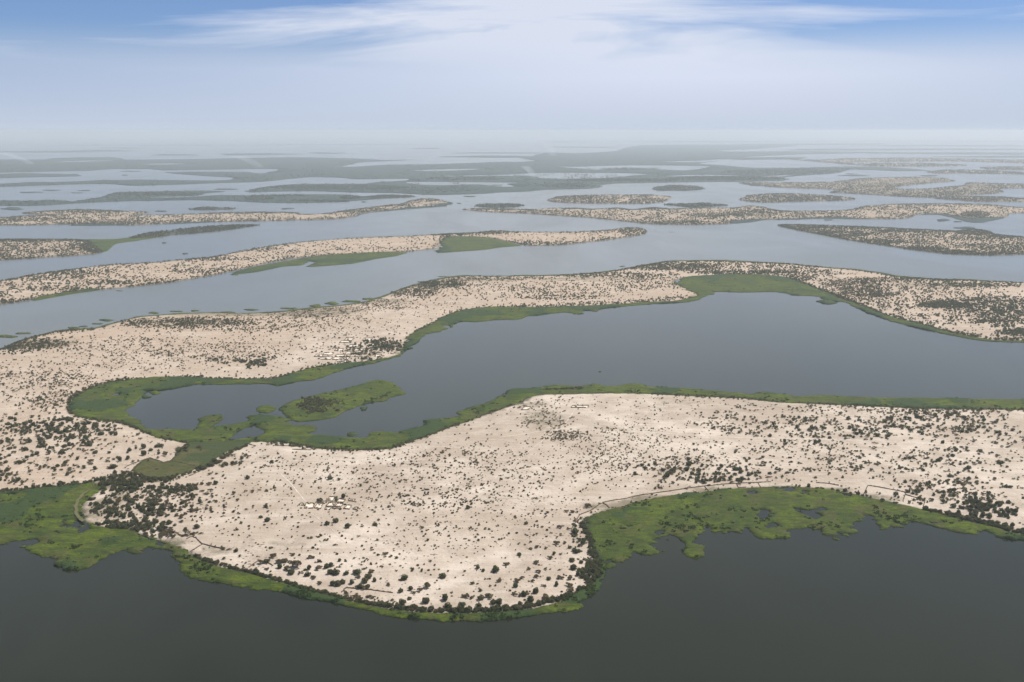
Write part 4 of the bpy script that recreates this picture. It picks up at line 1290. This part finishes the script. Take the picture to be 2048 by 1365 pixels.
def mass(name, kind, X, Y, Zs, D, lod, label, stick=False):
    """all remaining trees of a kind as one object"""
    Vs, Fs, Ts, Ms, off = [], [], [], [], 0
    n = len(X)
    if n == 0:
        return
    vi = RS.randint(0, 7, n)
    lodn = lod
    for k in range(7):
        for ln in ("near", "mid", "far"):
            sel = np.where((vi == k) & (lodn == ln))[0]
            if not len(sel):
                continue
            geos = [(VAR[kind][k][ln], 0)]
            if ln != "far" and kind != 's':
                geos.append((VAR[kind][k]["stick"], 1))
            for (bv, bf), mi in geos:
                a = RS.uniform(0, 6.28, len(sel))
                s = D[sel] / 2
                hs_ = RS.uniform(.8, 1.2, len(sel))
                ca, sa = np.cos(a)[:, None], np.sin(a)[:, None]
                vx = (bv[None, :, 0] * ca - bv[None, :, 1] * sa) * s[:, None] + X[sel][:, None]
                vy = (bv[None, :, 0] * sa + bv[None, :, 1] * ca) * s[:, None] + Y[sel][:, None]
                vz = bv[None, :, 2] * (s * hs_)[:, None] + Zs[sel][:, None]
                Vv = np.stack([vx, vy, vz], -1).reshape(-1, 3)
                Ff = (bf[None] + (np.arange(len(sel)) * len(bv))[:, None, None] + off).reshape(-1, 3)
                Vs.append(Vv); Fs.append(Ff); off += len(Vv)
                Ts.append(np.repeat(RS.rand(len(sel)), len(bv)))
                Ms.append(np.full(len(Ff), mi))
    me = make_mesh(name, np.concatenate(Vs), np.concatenate(Fs), {"tint": np.concatenate(Ts)}, matidx=np.concatenate(Ms))
    me.materials.append(crown_mat[kind]); me.materials.append(M_bark)
    o = bpy.data.objects.new(name, me)
    COL.objects.link(o)
    o["kind"] = "stuff"
    o["label"] = label
    print(name, n, len(me.polygons), round(time.time() - T0, 1))


# islands beyond the near land: their woods, photo density per 100 square px
FILL = {"L2": (3.9, 4, 8.5, "dda"), "L3": (9, 5, 9, "dda"), "L3b": (16, 6, 11, "d"), "L4": (9, 6, 10, "dda"), "L5": (4, 6, 11, "d"), "L9": (9, 5.5, 10, "dda"), "L10": (9.5, 5, 9, "ddd"), "L8": (15, 8, 13, "dda"),
        "Lh": (18, 7, 12, "d"), "Li": (17, 7, 11, "dda"), "Lj": (20, 8, 12, "d"), "Lk": (18, 7, 12, "d"), "Lg": (18, 8, 12, "d"), "Lk2": (18, 7, 12, "d"), "Lm": (18, 7, 12, "d"), "Le": (18, 12, 20, "d"), "Ld": (18, 12, 20, "d"), "Lc": (14, 14, 24, "d"), "L6": (2.2, 9, 15, "d")}
# dense or bare parts: photo x, y, rx, ry, count (negative: clearing)
EXTRA = [(80, 552, 110, 12, 260), (150, 545, 90, 8, 160), (400, 520, 110, 4, 160), (500, 500, 60, 4, 90), (890, 482, 12, 14, 150), (1000, 466, 60, 4, 170), (1270, 465, 30, 10, 260), (1200, 464, 80, 5, 140), (1040, 488, 60, 4, 160), (1150, 489, 70, 4, 160), (1230, 480, 50, 4, 120),
         (900, 471, 40, 3, 140), (950, 468, 60, 4, 160), (80, 482, 110, 4, 420), (175, 492, 12, 10, 160), (190, 503, 16, 4, 120), (20, 482, 40, 5, 200), (1600, 455, 50, 6, 420), (1680, 470, 60, 6, 420), (1640, 462, 50, 8, 420), (1750, 486, 60, 4, 330), (1840, 500, 60, 3.5, 330), (1900, 506, 50, 3, 250), (1720, 457, 80, 3, 260), (1850, 463, 90, 4, 420), (1950, 466, 40, 6, 300),
         (2010, 474, 50, 3, 220), (1990, 509, 60, 2, 160), (630, 518, 90, 4, 80), (420, 545, 80, 5, 130), (250, 568, 80, 5, 150), (100, 580, 90, 5, 110), (30, 604, 60, 4, 120), (300, 423, 0, 0, 0), (165, 424, 90, 4, 420), (50, 440, 90, 4, 300), (450, 427, 150, 2, 300), (250, 448, 150, 2, 200), (720, 422, 60, 5, 420), (780, 412, 50, 3, 220), (850, 402, 30, 3, 80),
         (1160, 397, 40, 4, 160), (1010, 420, 60, 3, 260), (1080, 425, 50, 3, 160), (1420, 432, 60, 4, 260), (1500, 430, 60, 5, 260), (1350, 446, 70, 3, 300), (1760, 418, 80, 4, 260), (1950, 430, 30, 6, 360), (1900, 412, 120, 3, 300), (1640, 428, 60, 3, 160), (1540, 424, 50, 4, 260), (560, 392, 60, 2, 160), (520, 398, 30, 4, 160), (770, 394, 60, 2.4, 420), (700, 396, 20, 4, 160), (640, 403, 60, 1.5, 160),
         (320, 389, 90, 3, 260), (700, 376, 120, 5, 1100), (600, 376, 60, 5, 420), (850, 380, 120, 5, 420), (1130, 372, 50, 5, 420), (1250, 362, 120, 3, 700), (1450, 358, 120, 4, 900), (930, 359, 80, 3, 320), (1560, 345, 120, 5, 900), (1260, 339, 60, 2, 160), (1650, 340, 80, 4, 300)]
BARE = [(640, 397, 70, 4, .75), (1075, 0, 0, 0, 0), (500, 434, 130, 4, .6), (640, 434, 60, 3, .4), (780, 488, 110, 9, .55), (320, 548, 90, 8, .5), (1100, 477, 110, 5, .4), (1350, 432, 110, 4, .35), (1680, 425, 120, 5, .3)]
IX, IY, ID, IK = [], [], [], []


def psamp(px, n):
    lo, hi = px.min(0), px.max(0)
    got = []
    tot = 0
    while tot < n:
        q = RS.uniform(lo, hi, (max(n * 2, 500), 2))
        q = q[inside(q, px)]
        got.append(q); tot += len(q)
    return np.concatenate(got)[:n]


for nm, (dens, d0, d1, mx) in FILL.items():
    px, poly, kind = ISLP[nm]
    area = abs(np.dot(px[:, 0], np.roll(px[:, 1], -1)) - np.dot(px[:, 1], np.roll(px[:, 0], -1))) / 2
    n = int(area * dens / 100 * (2.8 if nm == 'L2' else 3.6))
    q = psamp(px, n)
    nf = fbm(q[:, 0] / 26, q[:, 1] / 6, 3, 8)
    q = q[nf + RS.uniform(-.25, .25, len(q)) > 0.42] if nm not in ("L6",) else q[nf > .5]
    for bx, by, brx, bry, s in BARE:
        if brx:
            m = ((q[:, 0] - bx) / brx) ** 2 + ((q[:, 1] - by) / bry) ** 2 < 1
            q = q[~(m & (RS.rand(len(q)) < s))]
    # rim belt
    k = np.where(px[:, 1] > 0)[0]
    if kind in ("sand", "scrub") :
        per = np.hypot(*np.diff(np.concatenate([px, px[:1]]), axis=0).T).sum()
        m = int(per * (0.55 if nm in ("L2",) else 0.95))
        j = RS.randint(0, len(px), m)
        t = RS.rand(m)[:, None]
        c = px.mean(0)
        e = px[j] * (1 - t) + px[(j + 1) % len(px)] * t + RS.normal(0, 1, (m, 2)) * [2.0, 1.1]
        e = e[inside(e, px)]
        q = np.concatenate([q, e])
    q = q[(q[:, 0] > -260) & (q[:, 0] < 2300)]
    IX.append(q); ID.append(RS.uniform(d0, d1, len(q))); IK.append(np.array([mx[i] for i in RS.randint(0, len(mx), len(q))]))
for ex, ey, rx, ry, n in EXTRA:
    if n <= 0:
        continue
    t = RS.uniform(0, 6.283, n); r = np.sqrt(RS.rand(n))
    q = np.stack([ex + rx * r * np.cos(t), ey + ry * r * np.sin(t)], -1)
    sc = 1.0 if ey > 410 else (1.35 if ey > 370 else 2.0)
    IX.append(q); ID.append(RS.uniform(5, 9.5, n) * sc); IK.append(np.full(n, 'd'))
IX = np.concatenate(IX); ID = np.concatenate(ID); IK = np.concatenate(IK)
GI = gnd(IX[:, 0], IX[:, 1])
ok = np.zeros(len(GI), bool)
ZI = np.zeros(len(GI))
for nm, (px, poly, kind) in ISLP.items():
    lo, hi = poly.min(0), poly.max(0)
    c = np.where((GI[:, 0] > lo[0]) & (GI[:, 0] < hi[0]) & (GI[:, 1] > lo[1]) & (GI[:, 1] < hi[1]))[0]
    if not len(c):
        continue
    m = inside(GI[c], poly)
    c = c[m]
    ok[c] = True
    D = edge_dist(GI[c], [poly[::3]])
    ZI[c] = 0.5 + land_z(GI[c, 0], GI[c, 1]) * smooth(D / 60.0)
GI, ID, IK, ZI, IX = GI[ok], ID[ok], IK[ok], ZI[ok], IX[ok]
print("island trees", len(GI), round(time.time() - T0, 1))
rest = ~single
for kind, nm, lb in (('a', "acacia_woodland", "olive acacias thinly scattered over the sands and islands"), ('d', "evergreen_woodland", "dark trees crowding shores and islands"), ('s', "desert_scrub", "small dark shrubs dotted over the sand")):
    i = np.where(rest & (kinds == kind))[0]
    j = np.where(IK == kind)[0]
    X = np.concatenate([G[i, 0], GI[j, 0]]); Y = np.concatenate([G[i, 1], GI[j, 1]])
    Zs = np.concatenate([Z[i], ZI[j] - .2]); D = np.concatenate([arr[i, 2], ID[j]])
    pxs = D / mpp(X, Y)
    lod = np.where(pxs > 9, "near", np.where(pxs > 3.6, "mid", "far"))
    mass(nm, kind, X, Y, Zs, D, lod, lb)

# ------------------------------------------------------------------ papyrus clumps standing in the near marshes
PC = []
for s, n, sd_ in (("cat", 0, 0),):
    pass
mpolys = [(cat(inland(S_WEST, 2.0)[::-1], pts(MA_OUT)[::-1]), 1400, 101), (cat(pts("1212,1139 " + MC_OUT), inland(S_SOUTH_R, 1.5)), 1500, 303), (cat(pts(MB_OUT), inland("1196,1123 " + S_SOUTH_L, 1.2)), 500, 202), (pts(ME), 380, 505), (cat(inland(S_LAGN, 1.6), inland(S_LAGS, 1.6), pts(MD_IN)[::-1]), 2200, 404)]
mholes = [pts(h) for h in MC_HOLES + MD_HOLES]
for px, n, sd_ in mpolys:
    q = psamp(px, n * 3)
    g = gnd(q[:, 0], q[:, 1])
    t = tallf(g[:, 0], g[:, 1], sd_)
    cl_ = fbm(g[:, 0] / 30, g[:, 1] / 30, 3, sd_ + 77)
    kk = (t + RS.uniform(-.2, .3, len(q)) > .6) | ((cl_ > .66) & (RS.rand(len(q)) < .6)) | (RS.rand(len(q)) < .02)
    for h in mholes:
        kk &= ~inside(q, h)
    kk &= ~(fbm(g[:, 0] / 26, g[:, 1] / 34, 4, sd_ + 50) > 0.585)
    g = g[kk][:n]
    PC.append(g)
PC = np.concatenate(PC)
rs = np.random.RandomState(5)
bv, bf = leaf_cloud(rs, [(0, 0, .3, .8, .45), (.5, .2, .2, .5, .35)], 16, 0.42, 1.2)
s = RS.uniform(1.2, 3.2, len(PC)); a = RS.uniform(0, 6.28, len(PC))
ca, sa = np.cos(a)[:, None], np.sin(a)[:, None]
V = np.stack([(bv[None, :, 0] * ca - bv[None, :, 1] * sa) * s[:, None] + PC[:, :1], (bv[None, :, 0] * sa + bv[None, :, 1] * ca) * s[:, None] * .8 + PC[:, 1:], bv[None, :, 2] * s[:, None] * .8 + 1.6 + 0 * ca], -1).reshape(-1, 3)
F = (bf[None] + (np.arange(len(PC)) * len(bv))[:, None, None]).reshape(-1, 3)
link("papyrus_clumps", make_mesh("papyrus_clumps", V, F, {"tint": np.repeat(RS.rand(len(PC)), len(bv))}), M_leaf_reed, kind="stuff", label="dark papyrus clumps standing in the marshes")


# ------------------------------------------------------------------ brush fences
def fence_geo(P, h, th, closed=False, seed=0):
    """wall of piled thorn brush along ground points P (n,3): ragged top, uneven sides"""
    rs = np.random.RandomState(seed)
    Q = []
    n = len(P)
    for i in range(n if closed else n - 1):
        a, b = P[i], P[(i + 1) % n]
        k = max(1, int(np.linalg.norm(b - a) / 1.6))
        for j in range(k):
            Q.append(a + (b - a) * j / k)
    if not closed:
        Q.append(P[-1])
    Q = np.array(Q)
    n = len(Q)
    d = (np.roll(Q, -1, 0) - np.roll(Q, 1, 0)) if closed else np.gradient(Q, axis=0)
    nn = np.stack([-d[:, 1], d[:, 0], 0 * d[:, 0]], -1)
    nn /= np.maximum(np.linalg.norm(nn, axis=1)[:, None], 1e-6)
    hh = h * rs.uniform(.7, 1.25, n); tt = th * rs.uniform(.7, 1.3, n)
    up = np.array([0, 0, 1.0])
    prof = [(-1, -.3), (-1.05, .35), (-.6, .8), (0, 1.0), (.6, .8), (1.05, .35), (1, -.3)]
    V = np.stack([Q + nn * (u * tt)[:, None] * rs.uniform(.8, 1.2, (n, 1)) + up * (v * hh)[:, None] for u, v in prof], 1)
    m = len(prof)
    V = V.reshape(-1, 3)
    F = []
    for i in range(n if closed else n - 1):
        i2 = (i + 1) % n
        for j in range(m - 1):
            F.append((i * m + j, i2 * m + j, i2 * m + j + 1, i * m + j + 1))
    # bristling twigs: thin quads rising from the crest
    tv, tf = [], []
    o = len(V)
    for i in range(n):
        for _ in range(2):
            c = Q[i] + up * hh[i] * .8
            dv = rs.normal(size=3) * [1, 1, .3] * .5 + up * rs.uniform(.2, .7)
            sd2 = rs.normal(size=3) * .12
            tv += [c - sd2, c + sd2, c + dv + sd2 * .3, c + dv - sd2 * .3]
            tf.append((o, o + 1, o + 2, o + 3)); o += 4
    V = np.concatenate([V, np.array(tv)]); F = np.array(F + tf)
    return V, F


def post_geo(P, h, r):
    parts = []
    for p_ in P:
        parts.append(tube(p_ - [0, 0, .3], p_ + [R.uniform(-.1, .1), R.uniform(-.1, .1), h], r, r * .7, 5))
    return join(parts)


for i, (lb, s) in enumerate(FENCES):
    P = outline(s, RS, False, 0.04, 8, 4.0)
    z = gz(P)
    P3 = np.column_stack([P, z])
    e = bpy.data.objects.new("brush_fence", None)
    COL.objects.link(e)
    e.location = P3[0]
    Q = P3 - P3[0]
    V, F = fence_geo(Q, 1.25, 0.5, False, i)
    link("brush_wall", make_mesh("brush_wall", V, F), M_fence, parent=e)
    L_ = np.linalg.norm(np.diff(Q, axis=0), axis=1); cum = np.concatenate([[0], np.cumsum(L_)])
    st = np.arange(0, cum[-1], max(6.0, cum[-1] / 30))
    PP = np.stack([np.interp(st, cum, Q[:, k]) for k in range(3)], -1)
    V, F = post_geo(PP, 2.3, .12)
    link("post", make_mesh("post", V, F), M_bark, parent=e)["kind"] = "stuff"
    e["label"] = lb
    e["category"] = "fence"
    e["group"] = "brush fences of the near land"


# ------------------------------------------------------------------ compounds and huts
def compound(quad_px, desc, items, hgt=1.7, th=.45, seed=0):
    q = np.array(quad_px, float)
    g = gnd(q[:, 0], q[:, 1])
    c = g.mean(0)
    cz = float(gz(c)[0])
    g = g - c
    g = c + g * .96
    ring = []
    n = len(g)
    rs = np.random.RandomState(seed)
    for i in range(n):
        a, b = g[i], g[(i + 1) % n]
        for t in (0, .33, .66):
            ring.append(a + (b - a) * t + rs.normal(0, .35, 2))
    ring = np.array(ring)
    z = gz(ring)
    P3 = np.column_stack([ring, z])
    e = bpy.data.objects.new("walled_compound", None)
    COL.objects.link(e)
    e.location = (c[0], c[1], cz)
    Q = P3 - np.array([c[0], c[1], cz])
    # leave a gateway
    gi = rs.randint(1, 11)
    Qo = np.roll(Q, -gi, 0)
    Qo = np.concatenate([Qo, Qo[:1] + (Qo[-1:] - Qo[:1]) * .45])
    Qo[0] = Qo[0] + (Qo[1] - Qo[0]) * .3
    V, F = fence_geo(Qo, hgt, th, False, seed)
    link("mat_wall", make_mesh("mat_wall", V, F), M_mat, parent=e)
    # swept yard, a grid of its own so that it follows the ground
    N_ = 9
    yv, yf = [], []
    for i in range(N_):
        for j in range(N_):
            u, v = i / (N_ - 1), j / (N_ - 1)
            p_ = (g[0] * (1 - u) + g[1] * u) * (1 - v) + (g[3] * (1 - u) + g[2] * u) * v
            p_ = c + (p_ - c) * .97
            yv.append((p_[0], p_[1]))
    yv = np.array(yv)
    yz = gz(yv) + .28
    yv3 = np.column_stack([yv, yz]) - np.array([c[0], c[1], cz])
    for i in range(N_ - 1):
        for j in range(N_ - 1):
            k = i * N_ + j
            yf.append((k, k + 1, k + N_ + 1, k + N_))
    link("yard", make_mesh("yard", yv3, yf), M_yard, parent=e)
    e["category"] = "compound"
    items.append((e, desc, float(q[:, 0].mean()), float(q[:, 1].mean())))
    return c, cz


def hut_meshes():
    n = 14
    t = np.arange(n) * 2 * math.pi / n
    c, s_ = np.cos(t), np.sin(t)
    V, F = [], []
    rings = [(1.9, -.3), (1.9, 1.5), (1.75, 1.5)]
    for r, z in rings:
        V += [(r * a, r * b, z) for a, b in zip(c, s_)]
    for k in range(len(rings) - 1):
        for i in range(n):
            j = (i + 1) % n
            F.append((k * n + i, k * n + j, (k + 1) * n + j, (k + 1) * n + i))
    wall = make_mesh("hut_wall", V, F); wall.materials.append(M_mud)
    V, F = [], []
    rings = [(2.35, 1.25), (2.2, 1.5), (1.75, 2.15), (1.1, 2.75), (.45, 3.15), (.08, 3.4)]
    for k, (r, z) in enumerate(rings):
        V += [(r * a * (1 + .03 * math.sin(5 * q + k)), r * b, z + .04 * math.sin(3 * q)) for a, b, q in zip(c, s_, t)]
    for k in range(len(rings) - 1):
        for i in range(n):
            j = (i + 1) % n
            F.append((k * n + i, k * n + j, (k + 1) * n + j, (k + 1) * n + i))
    roof = make_mesh("hut_roof", V, F, smooth=True); roof.materials.append(M_thatch)
    V, F = [], []
    for x, z in ((-.45, 0), (.45, 0), (.45, 1.2), (-.45, 1.2)):
        V += [(x, -1.96, z), (x, -1.82, z)]
    F = [(0, 2, 4, 6), (7, 5, 3, 1), (0, 1, 3, 2), (2, 3, 5, 4), (4, 5, 7, 6), (6, 7, 1, 0)]
    doorway_shade = make_mesh("hut_doorway_shade", V, F); doorway_shade.materials.append(M_fence)  # dark slab standing in for the shade inside the open doorway
    return wall, roof, doorway_shade


HW = hut_meshes()


def hut(px, py, s, items, desc):
    g = gnd(px, py)
    z = float(gz(g)[0])
    e = bpy.data.objects.new("thatched_hut", None)
    COL.objects.link(e)
    e.location = (g[0], g[1], z + .25)
    e.rotation_euler = (0, 0, R.uniform(-.8, .8))
    e.scale = (s, s, s)
    for nm, m in zip(("wall", "roof", "doorway_shade"), HW):
        o = bpy.data.objects.new(nm, m); COL.objects.link(o); o.parent = e
    e["category"] = "hut"
    items.append((e, desc, px, py))


REG_SAVE = REG
REG = [("in the near hamlet", 655, 1012, 60, 35), ("in the lagoon village", 720, 710, 60, 35), ("below the shore gardens", 1155, 818, 30, 20), ("in the brown thicket", 1052, 820, 20, 20)]
comp, huts = [], []
rows = [("topmost yards", 0), ("middle yards", 1), ("bottom yards", 2)]
for i, yq in enumerate(yards_px):
    cy = yq[:, 1].mean()
    desc = "pale yard ringed by dark mat fence, " + ("upper" if cy < 1007.5 else "middle" if cy < 1017 else "lower") + " row"
    compound(yq, desc, comp, seed=40 + i)
for i, (x, y) in enumerate([(1010, 638), (500, 672), (620, 665), (880, 660), (1255, 635), (1110, 600), (1110, 680), (700, 780), (940, 815), (1280, 742), (1460, 800), (1680, 800), (1550, 575), (430, 770), (1200, 500), (1020, 560), (760, 700), (1600, 560)]):
    hut(hx + x * hs, hy + y * hs, R.uniform(.55, .75), huts, "small thatched hut beside the fences")
for i, (x, y, w_, h_) in enumerate(VILLAGE):
    x0, y0, s_ = 620 + x * .1074, 660 + y * .1074, .1074
    w2, h2, sh = w_ * s_ / 2, h_ * s_ / 2, h_ * s_ * .55
    q = [(x0 - w2 + sh, y0 - h2), (x0 + w2 + sh, y0 - h2), (x0 + w2 - sh, y0 + h2), (x0 - w2 - sh, y0 + h2)]
    desc = "pale fenced yard, " + ("northern" if y < 300 else "upper" if y < 400 else "central" if y < 480 else "lower" if y < 540 else "waterside") + " row"
    compound(q, desc, comp, 1.9, .5, 90 + i)
    if i % 2 == 0:
        hut(x0 + R.uniform(-.5, .5) * w_ * s_ * .5, y0 + h2 * .4, R.uniform(1.0, 1.3), huts, "small thatched hut among the yards")
compound([(1144, 815), (1178, 815), (1177, 819.6), (1141, 819)], "long pale walled yard between acacias", comp, 1.8, .5, 301)
compound([(1047, 816.5), (1062, 815.5), (1058, 822), (1043, 822.5)], "small ring fenced yard under acacias", comp, 1.6, .5, 302)
hut(1152, 816.5, 1.1, huts, "small thatched hut in the walled yard")
hut(1166, 815.5, 1.1, huts, "small thatched hut in the walled yard")
label_all(comp, "fenced compounds of the villages")
label_all(huts, "thatched huts of the villages")
REG = REG_SAVE

# village shade trees
for s, n in (("730,700,60,16", 26),):
    pass


# ------------------------------------------------------------------ boats
def canoe(name, px, py, length, beam, rz, label, crew):
    g = gnd(px, py)
    e = bpy.data.objects.new(name, None)
    COL.objects.link(e)
    e.location = (g[0], g[1], 0.0)
    e.rotation_euler = (0, 0, rz)
    ns, V, F = 13, [], []
    for i in range(ns):
        t = i / (ns - 1) * 2 - 1
        wd = beam / 2 * (1 - abs(t) ** 2.4) + .04
        sheer = .25 * t * t * (1 + .5 * t) * length / 10
        dz = .55
        prof = [(-1, dz + sheer), (-.85, .1 + sheer * .5), (-.45, -.18), (0, -.22), (.45, -.18), (.85, .1 + sheer * .5), (1, dz + sheer),
                (.88, dz + sheer - .02), (.7, .16 + sheer * .5), (0, 0.0), (-.7, .16 + sheer * .5), (-.88, dz + sheer - .02)]
        V += [(t * length / 2, u * wd, v) for u, v in prof]
    m = 12
    for i in range(ns - 1):
        for j in range(m):
            j2 = (j + 1) % m
            F.append((i * m + j, i * m + j2, (i + 1) * m + j2, (i + 1) * m + j))
    link("hull", make_mesh("hull", V, F, smooth=False), M_hull, parent=e)
    for k in (-.45, 0, .45):
        b_ = .5 * beam * .9
        x = k * length / 2
        V = [(x - .15, -b_, .42), (x + .15, -b_, .42), (x + .15, b_, .42), (x - .15, b_, .42), (x - .15, -b_, .36), (x + .15, -b_, .36), (x + .15, b_, .36), (x - .15, b_, .36)]
        F = [(0, 1, 2, 3), (7, 6, 5, 4), (0, 4, 5, 1), (1, 5, 6, 2), (2, 6, 7, 3), (3, 7, 4, 0)]
        link("thwart", make_mesh("thwart", V, F), M_bark, parent=e)
    e["label"] = label
    e["category"] = "boat"
    return e


def cargo(px, py, rz, length, name, label, cat_):
    """a tarpaulin covered load"""
    g = gnd(px, py)
    n = 10
    V, F = [], []
    for i in range(n):
        t = i / (n - 1) * 2 - 1
        for j in range(9):
            a = j / 8 * math.pi
            r = .95 * (1 - abs(t) ** 3 * .5) * (1 + .08 * math.sin(5 * t + j))
            V.append((t * length / 2, r * math.cos(a), .3 + 1.1 * r * math.sin(a)))
    for i in range(n - 1):
        for j in range(8):
            k = i * 9 + j
            F.append((k, k + 1, k + 10, k + 9))
    o = link(name, make_mesh(name, V, F, smooth=True), M_skin, label=label, category=cat_)
    o.location = (g[0], g[1], .35)
    o.rotation_euler = (0, 0, rz)
    return o


canoe("pirogue", 1199.5, 744, 6.5, 1.5, .15, "small dark wooden boat alone in the middle of the lagoon", 1)
cargo(1199.5, 744, .15, 2.6, "covered_load", "dark covered load lying in the small lagoon boat", "load")
canoe("pirogue", 1342, 464.6, 24, 3.2, -.1, "long dark boat far out in the wide pale channel", 0)
cargo(1345, 464.8, -.1, 8, "covered_load", "dark covered load on the stern of the long channel boat", "load")

# ------------------------------------------------------------------ smoke and haze
def plume(px, py, w0, w1, h, lean, dens, label, seed):
    g = gnd(px, py)
    rs = np.random.RandomState(seed)
    n, m = 9, 12
    V, F = [], []
    for i in range(n):
        t = i / (n - 1)
        r = (w0 + (w1 - w0) * t ** .8) / 2
        for j in range(m):
            a = j / m * 6.2832
            k = 1 + .22 * math.sin(3 * a + 5 * t + seed) + .12 * rs.uniform(-1, 1)
            V.append((lean * t ** 1.4 + r * k * math.cos(a), r * k * math.sin(a), 2 + h * t))
    for i in range(n - 1):
        for j in range(m):
            j2 = (j + 1) % m
            F.append((i * m + j, i * m + j2, (i + 1) * m + j2, (i + 1) * m + j))
    me = bpy.data.meshes.new("smoke")
    me.from_pydata(V, [], F + [tuple(range(m))[::-1], tuple((n - 1) * m + j for j in range(m))])
    mt = bpy.data.materials.new("smoke")
    mt.use_nodes = True
    mt.node_tree.nodes.clear()
    o_ = mt.node_tree.nodes.new("ShaderNodeOutputMaterial")
    v_ = mt.node_tree.nodes.new("ShaderNodeVolumePrincipled")
    v_.inputs["Color"].default_value = (.93, .94, .97, 1)
    v_.inputs["Density"].default_value = dens
    mt.node_tree.links.new(v_.outputs[0], o_.inputs["Volume"])
    o = link("smoke", me, mt, kind="stuff", label=label)
    o.location = (g[0], g[1], 0)


plume(1106, 313, 160, 330, 430, -330, .0012, "thin pale smoke rising from the far green marsh", 3)
plume(1067, 356, 60, 110, 120, -90, .004, "small smoke wisp at the pond edge", 5)
plume(62, 329, 110, 200, 170, -420, .0022, "faint smoke drifting over the far left woods", 8)
plume(520, 336, 120, 220, 160, -300, .0012, "faint smoke above the far pond", 9)

HZ = 140000.0
V = [(-HZ, -2500, -1.5), (HZ, -2500, -1.5), (HZ, HZ, -1.5), (-HZ, HZ, -1.5), (-HZ, -2500, 525), (HZ, -2500, 525), (HZ, HZ, 525), (-HZ, HZ, 525)]
F = [(3, 2, 1, 0), (4, 5, 6, 7), (0, 1, 5, 4), (1, 2, 6, 5), (2, 3, 7, 6), (3, 0, 4, 7)]
hm = bpy.data.materials.new("haze")
hm.use_nodes = True
hm.node_tree.nodes.clear()
ho = hm.node_tree.nodes.new("ShaderNodeOutputMaterial")
hv = hm.node_tree.nodes.new("ShaderNodeVolumePrincipled")
hv.inputs["Color"].default_value = (0.86, 0.935, 1.0, 1)
hv.inputs["Density"].default_value = 4.2e-5
hv.inputs["Anisotropy"].default_value = 0.2
hm.node_tree.links.new(hv.outputs[0], ho.inputs["Volume"])
link("haze", make_mesh("haze", V, F), hm, kind="stuff")
print("done", round(time.time() - T0, 1))
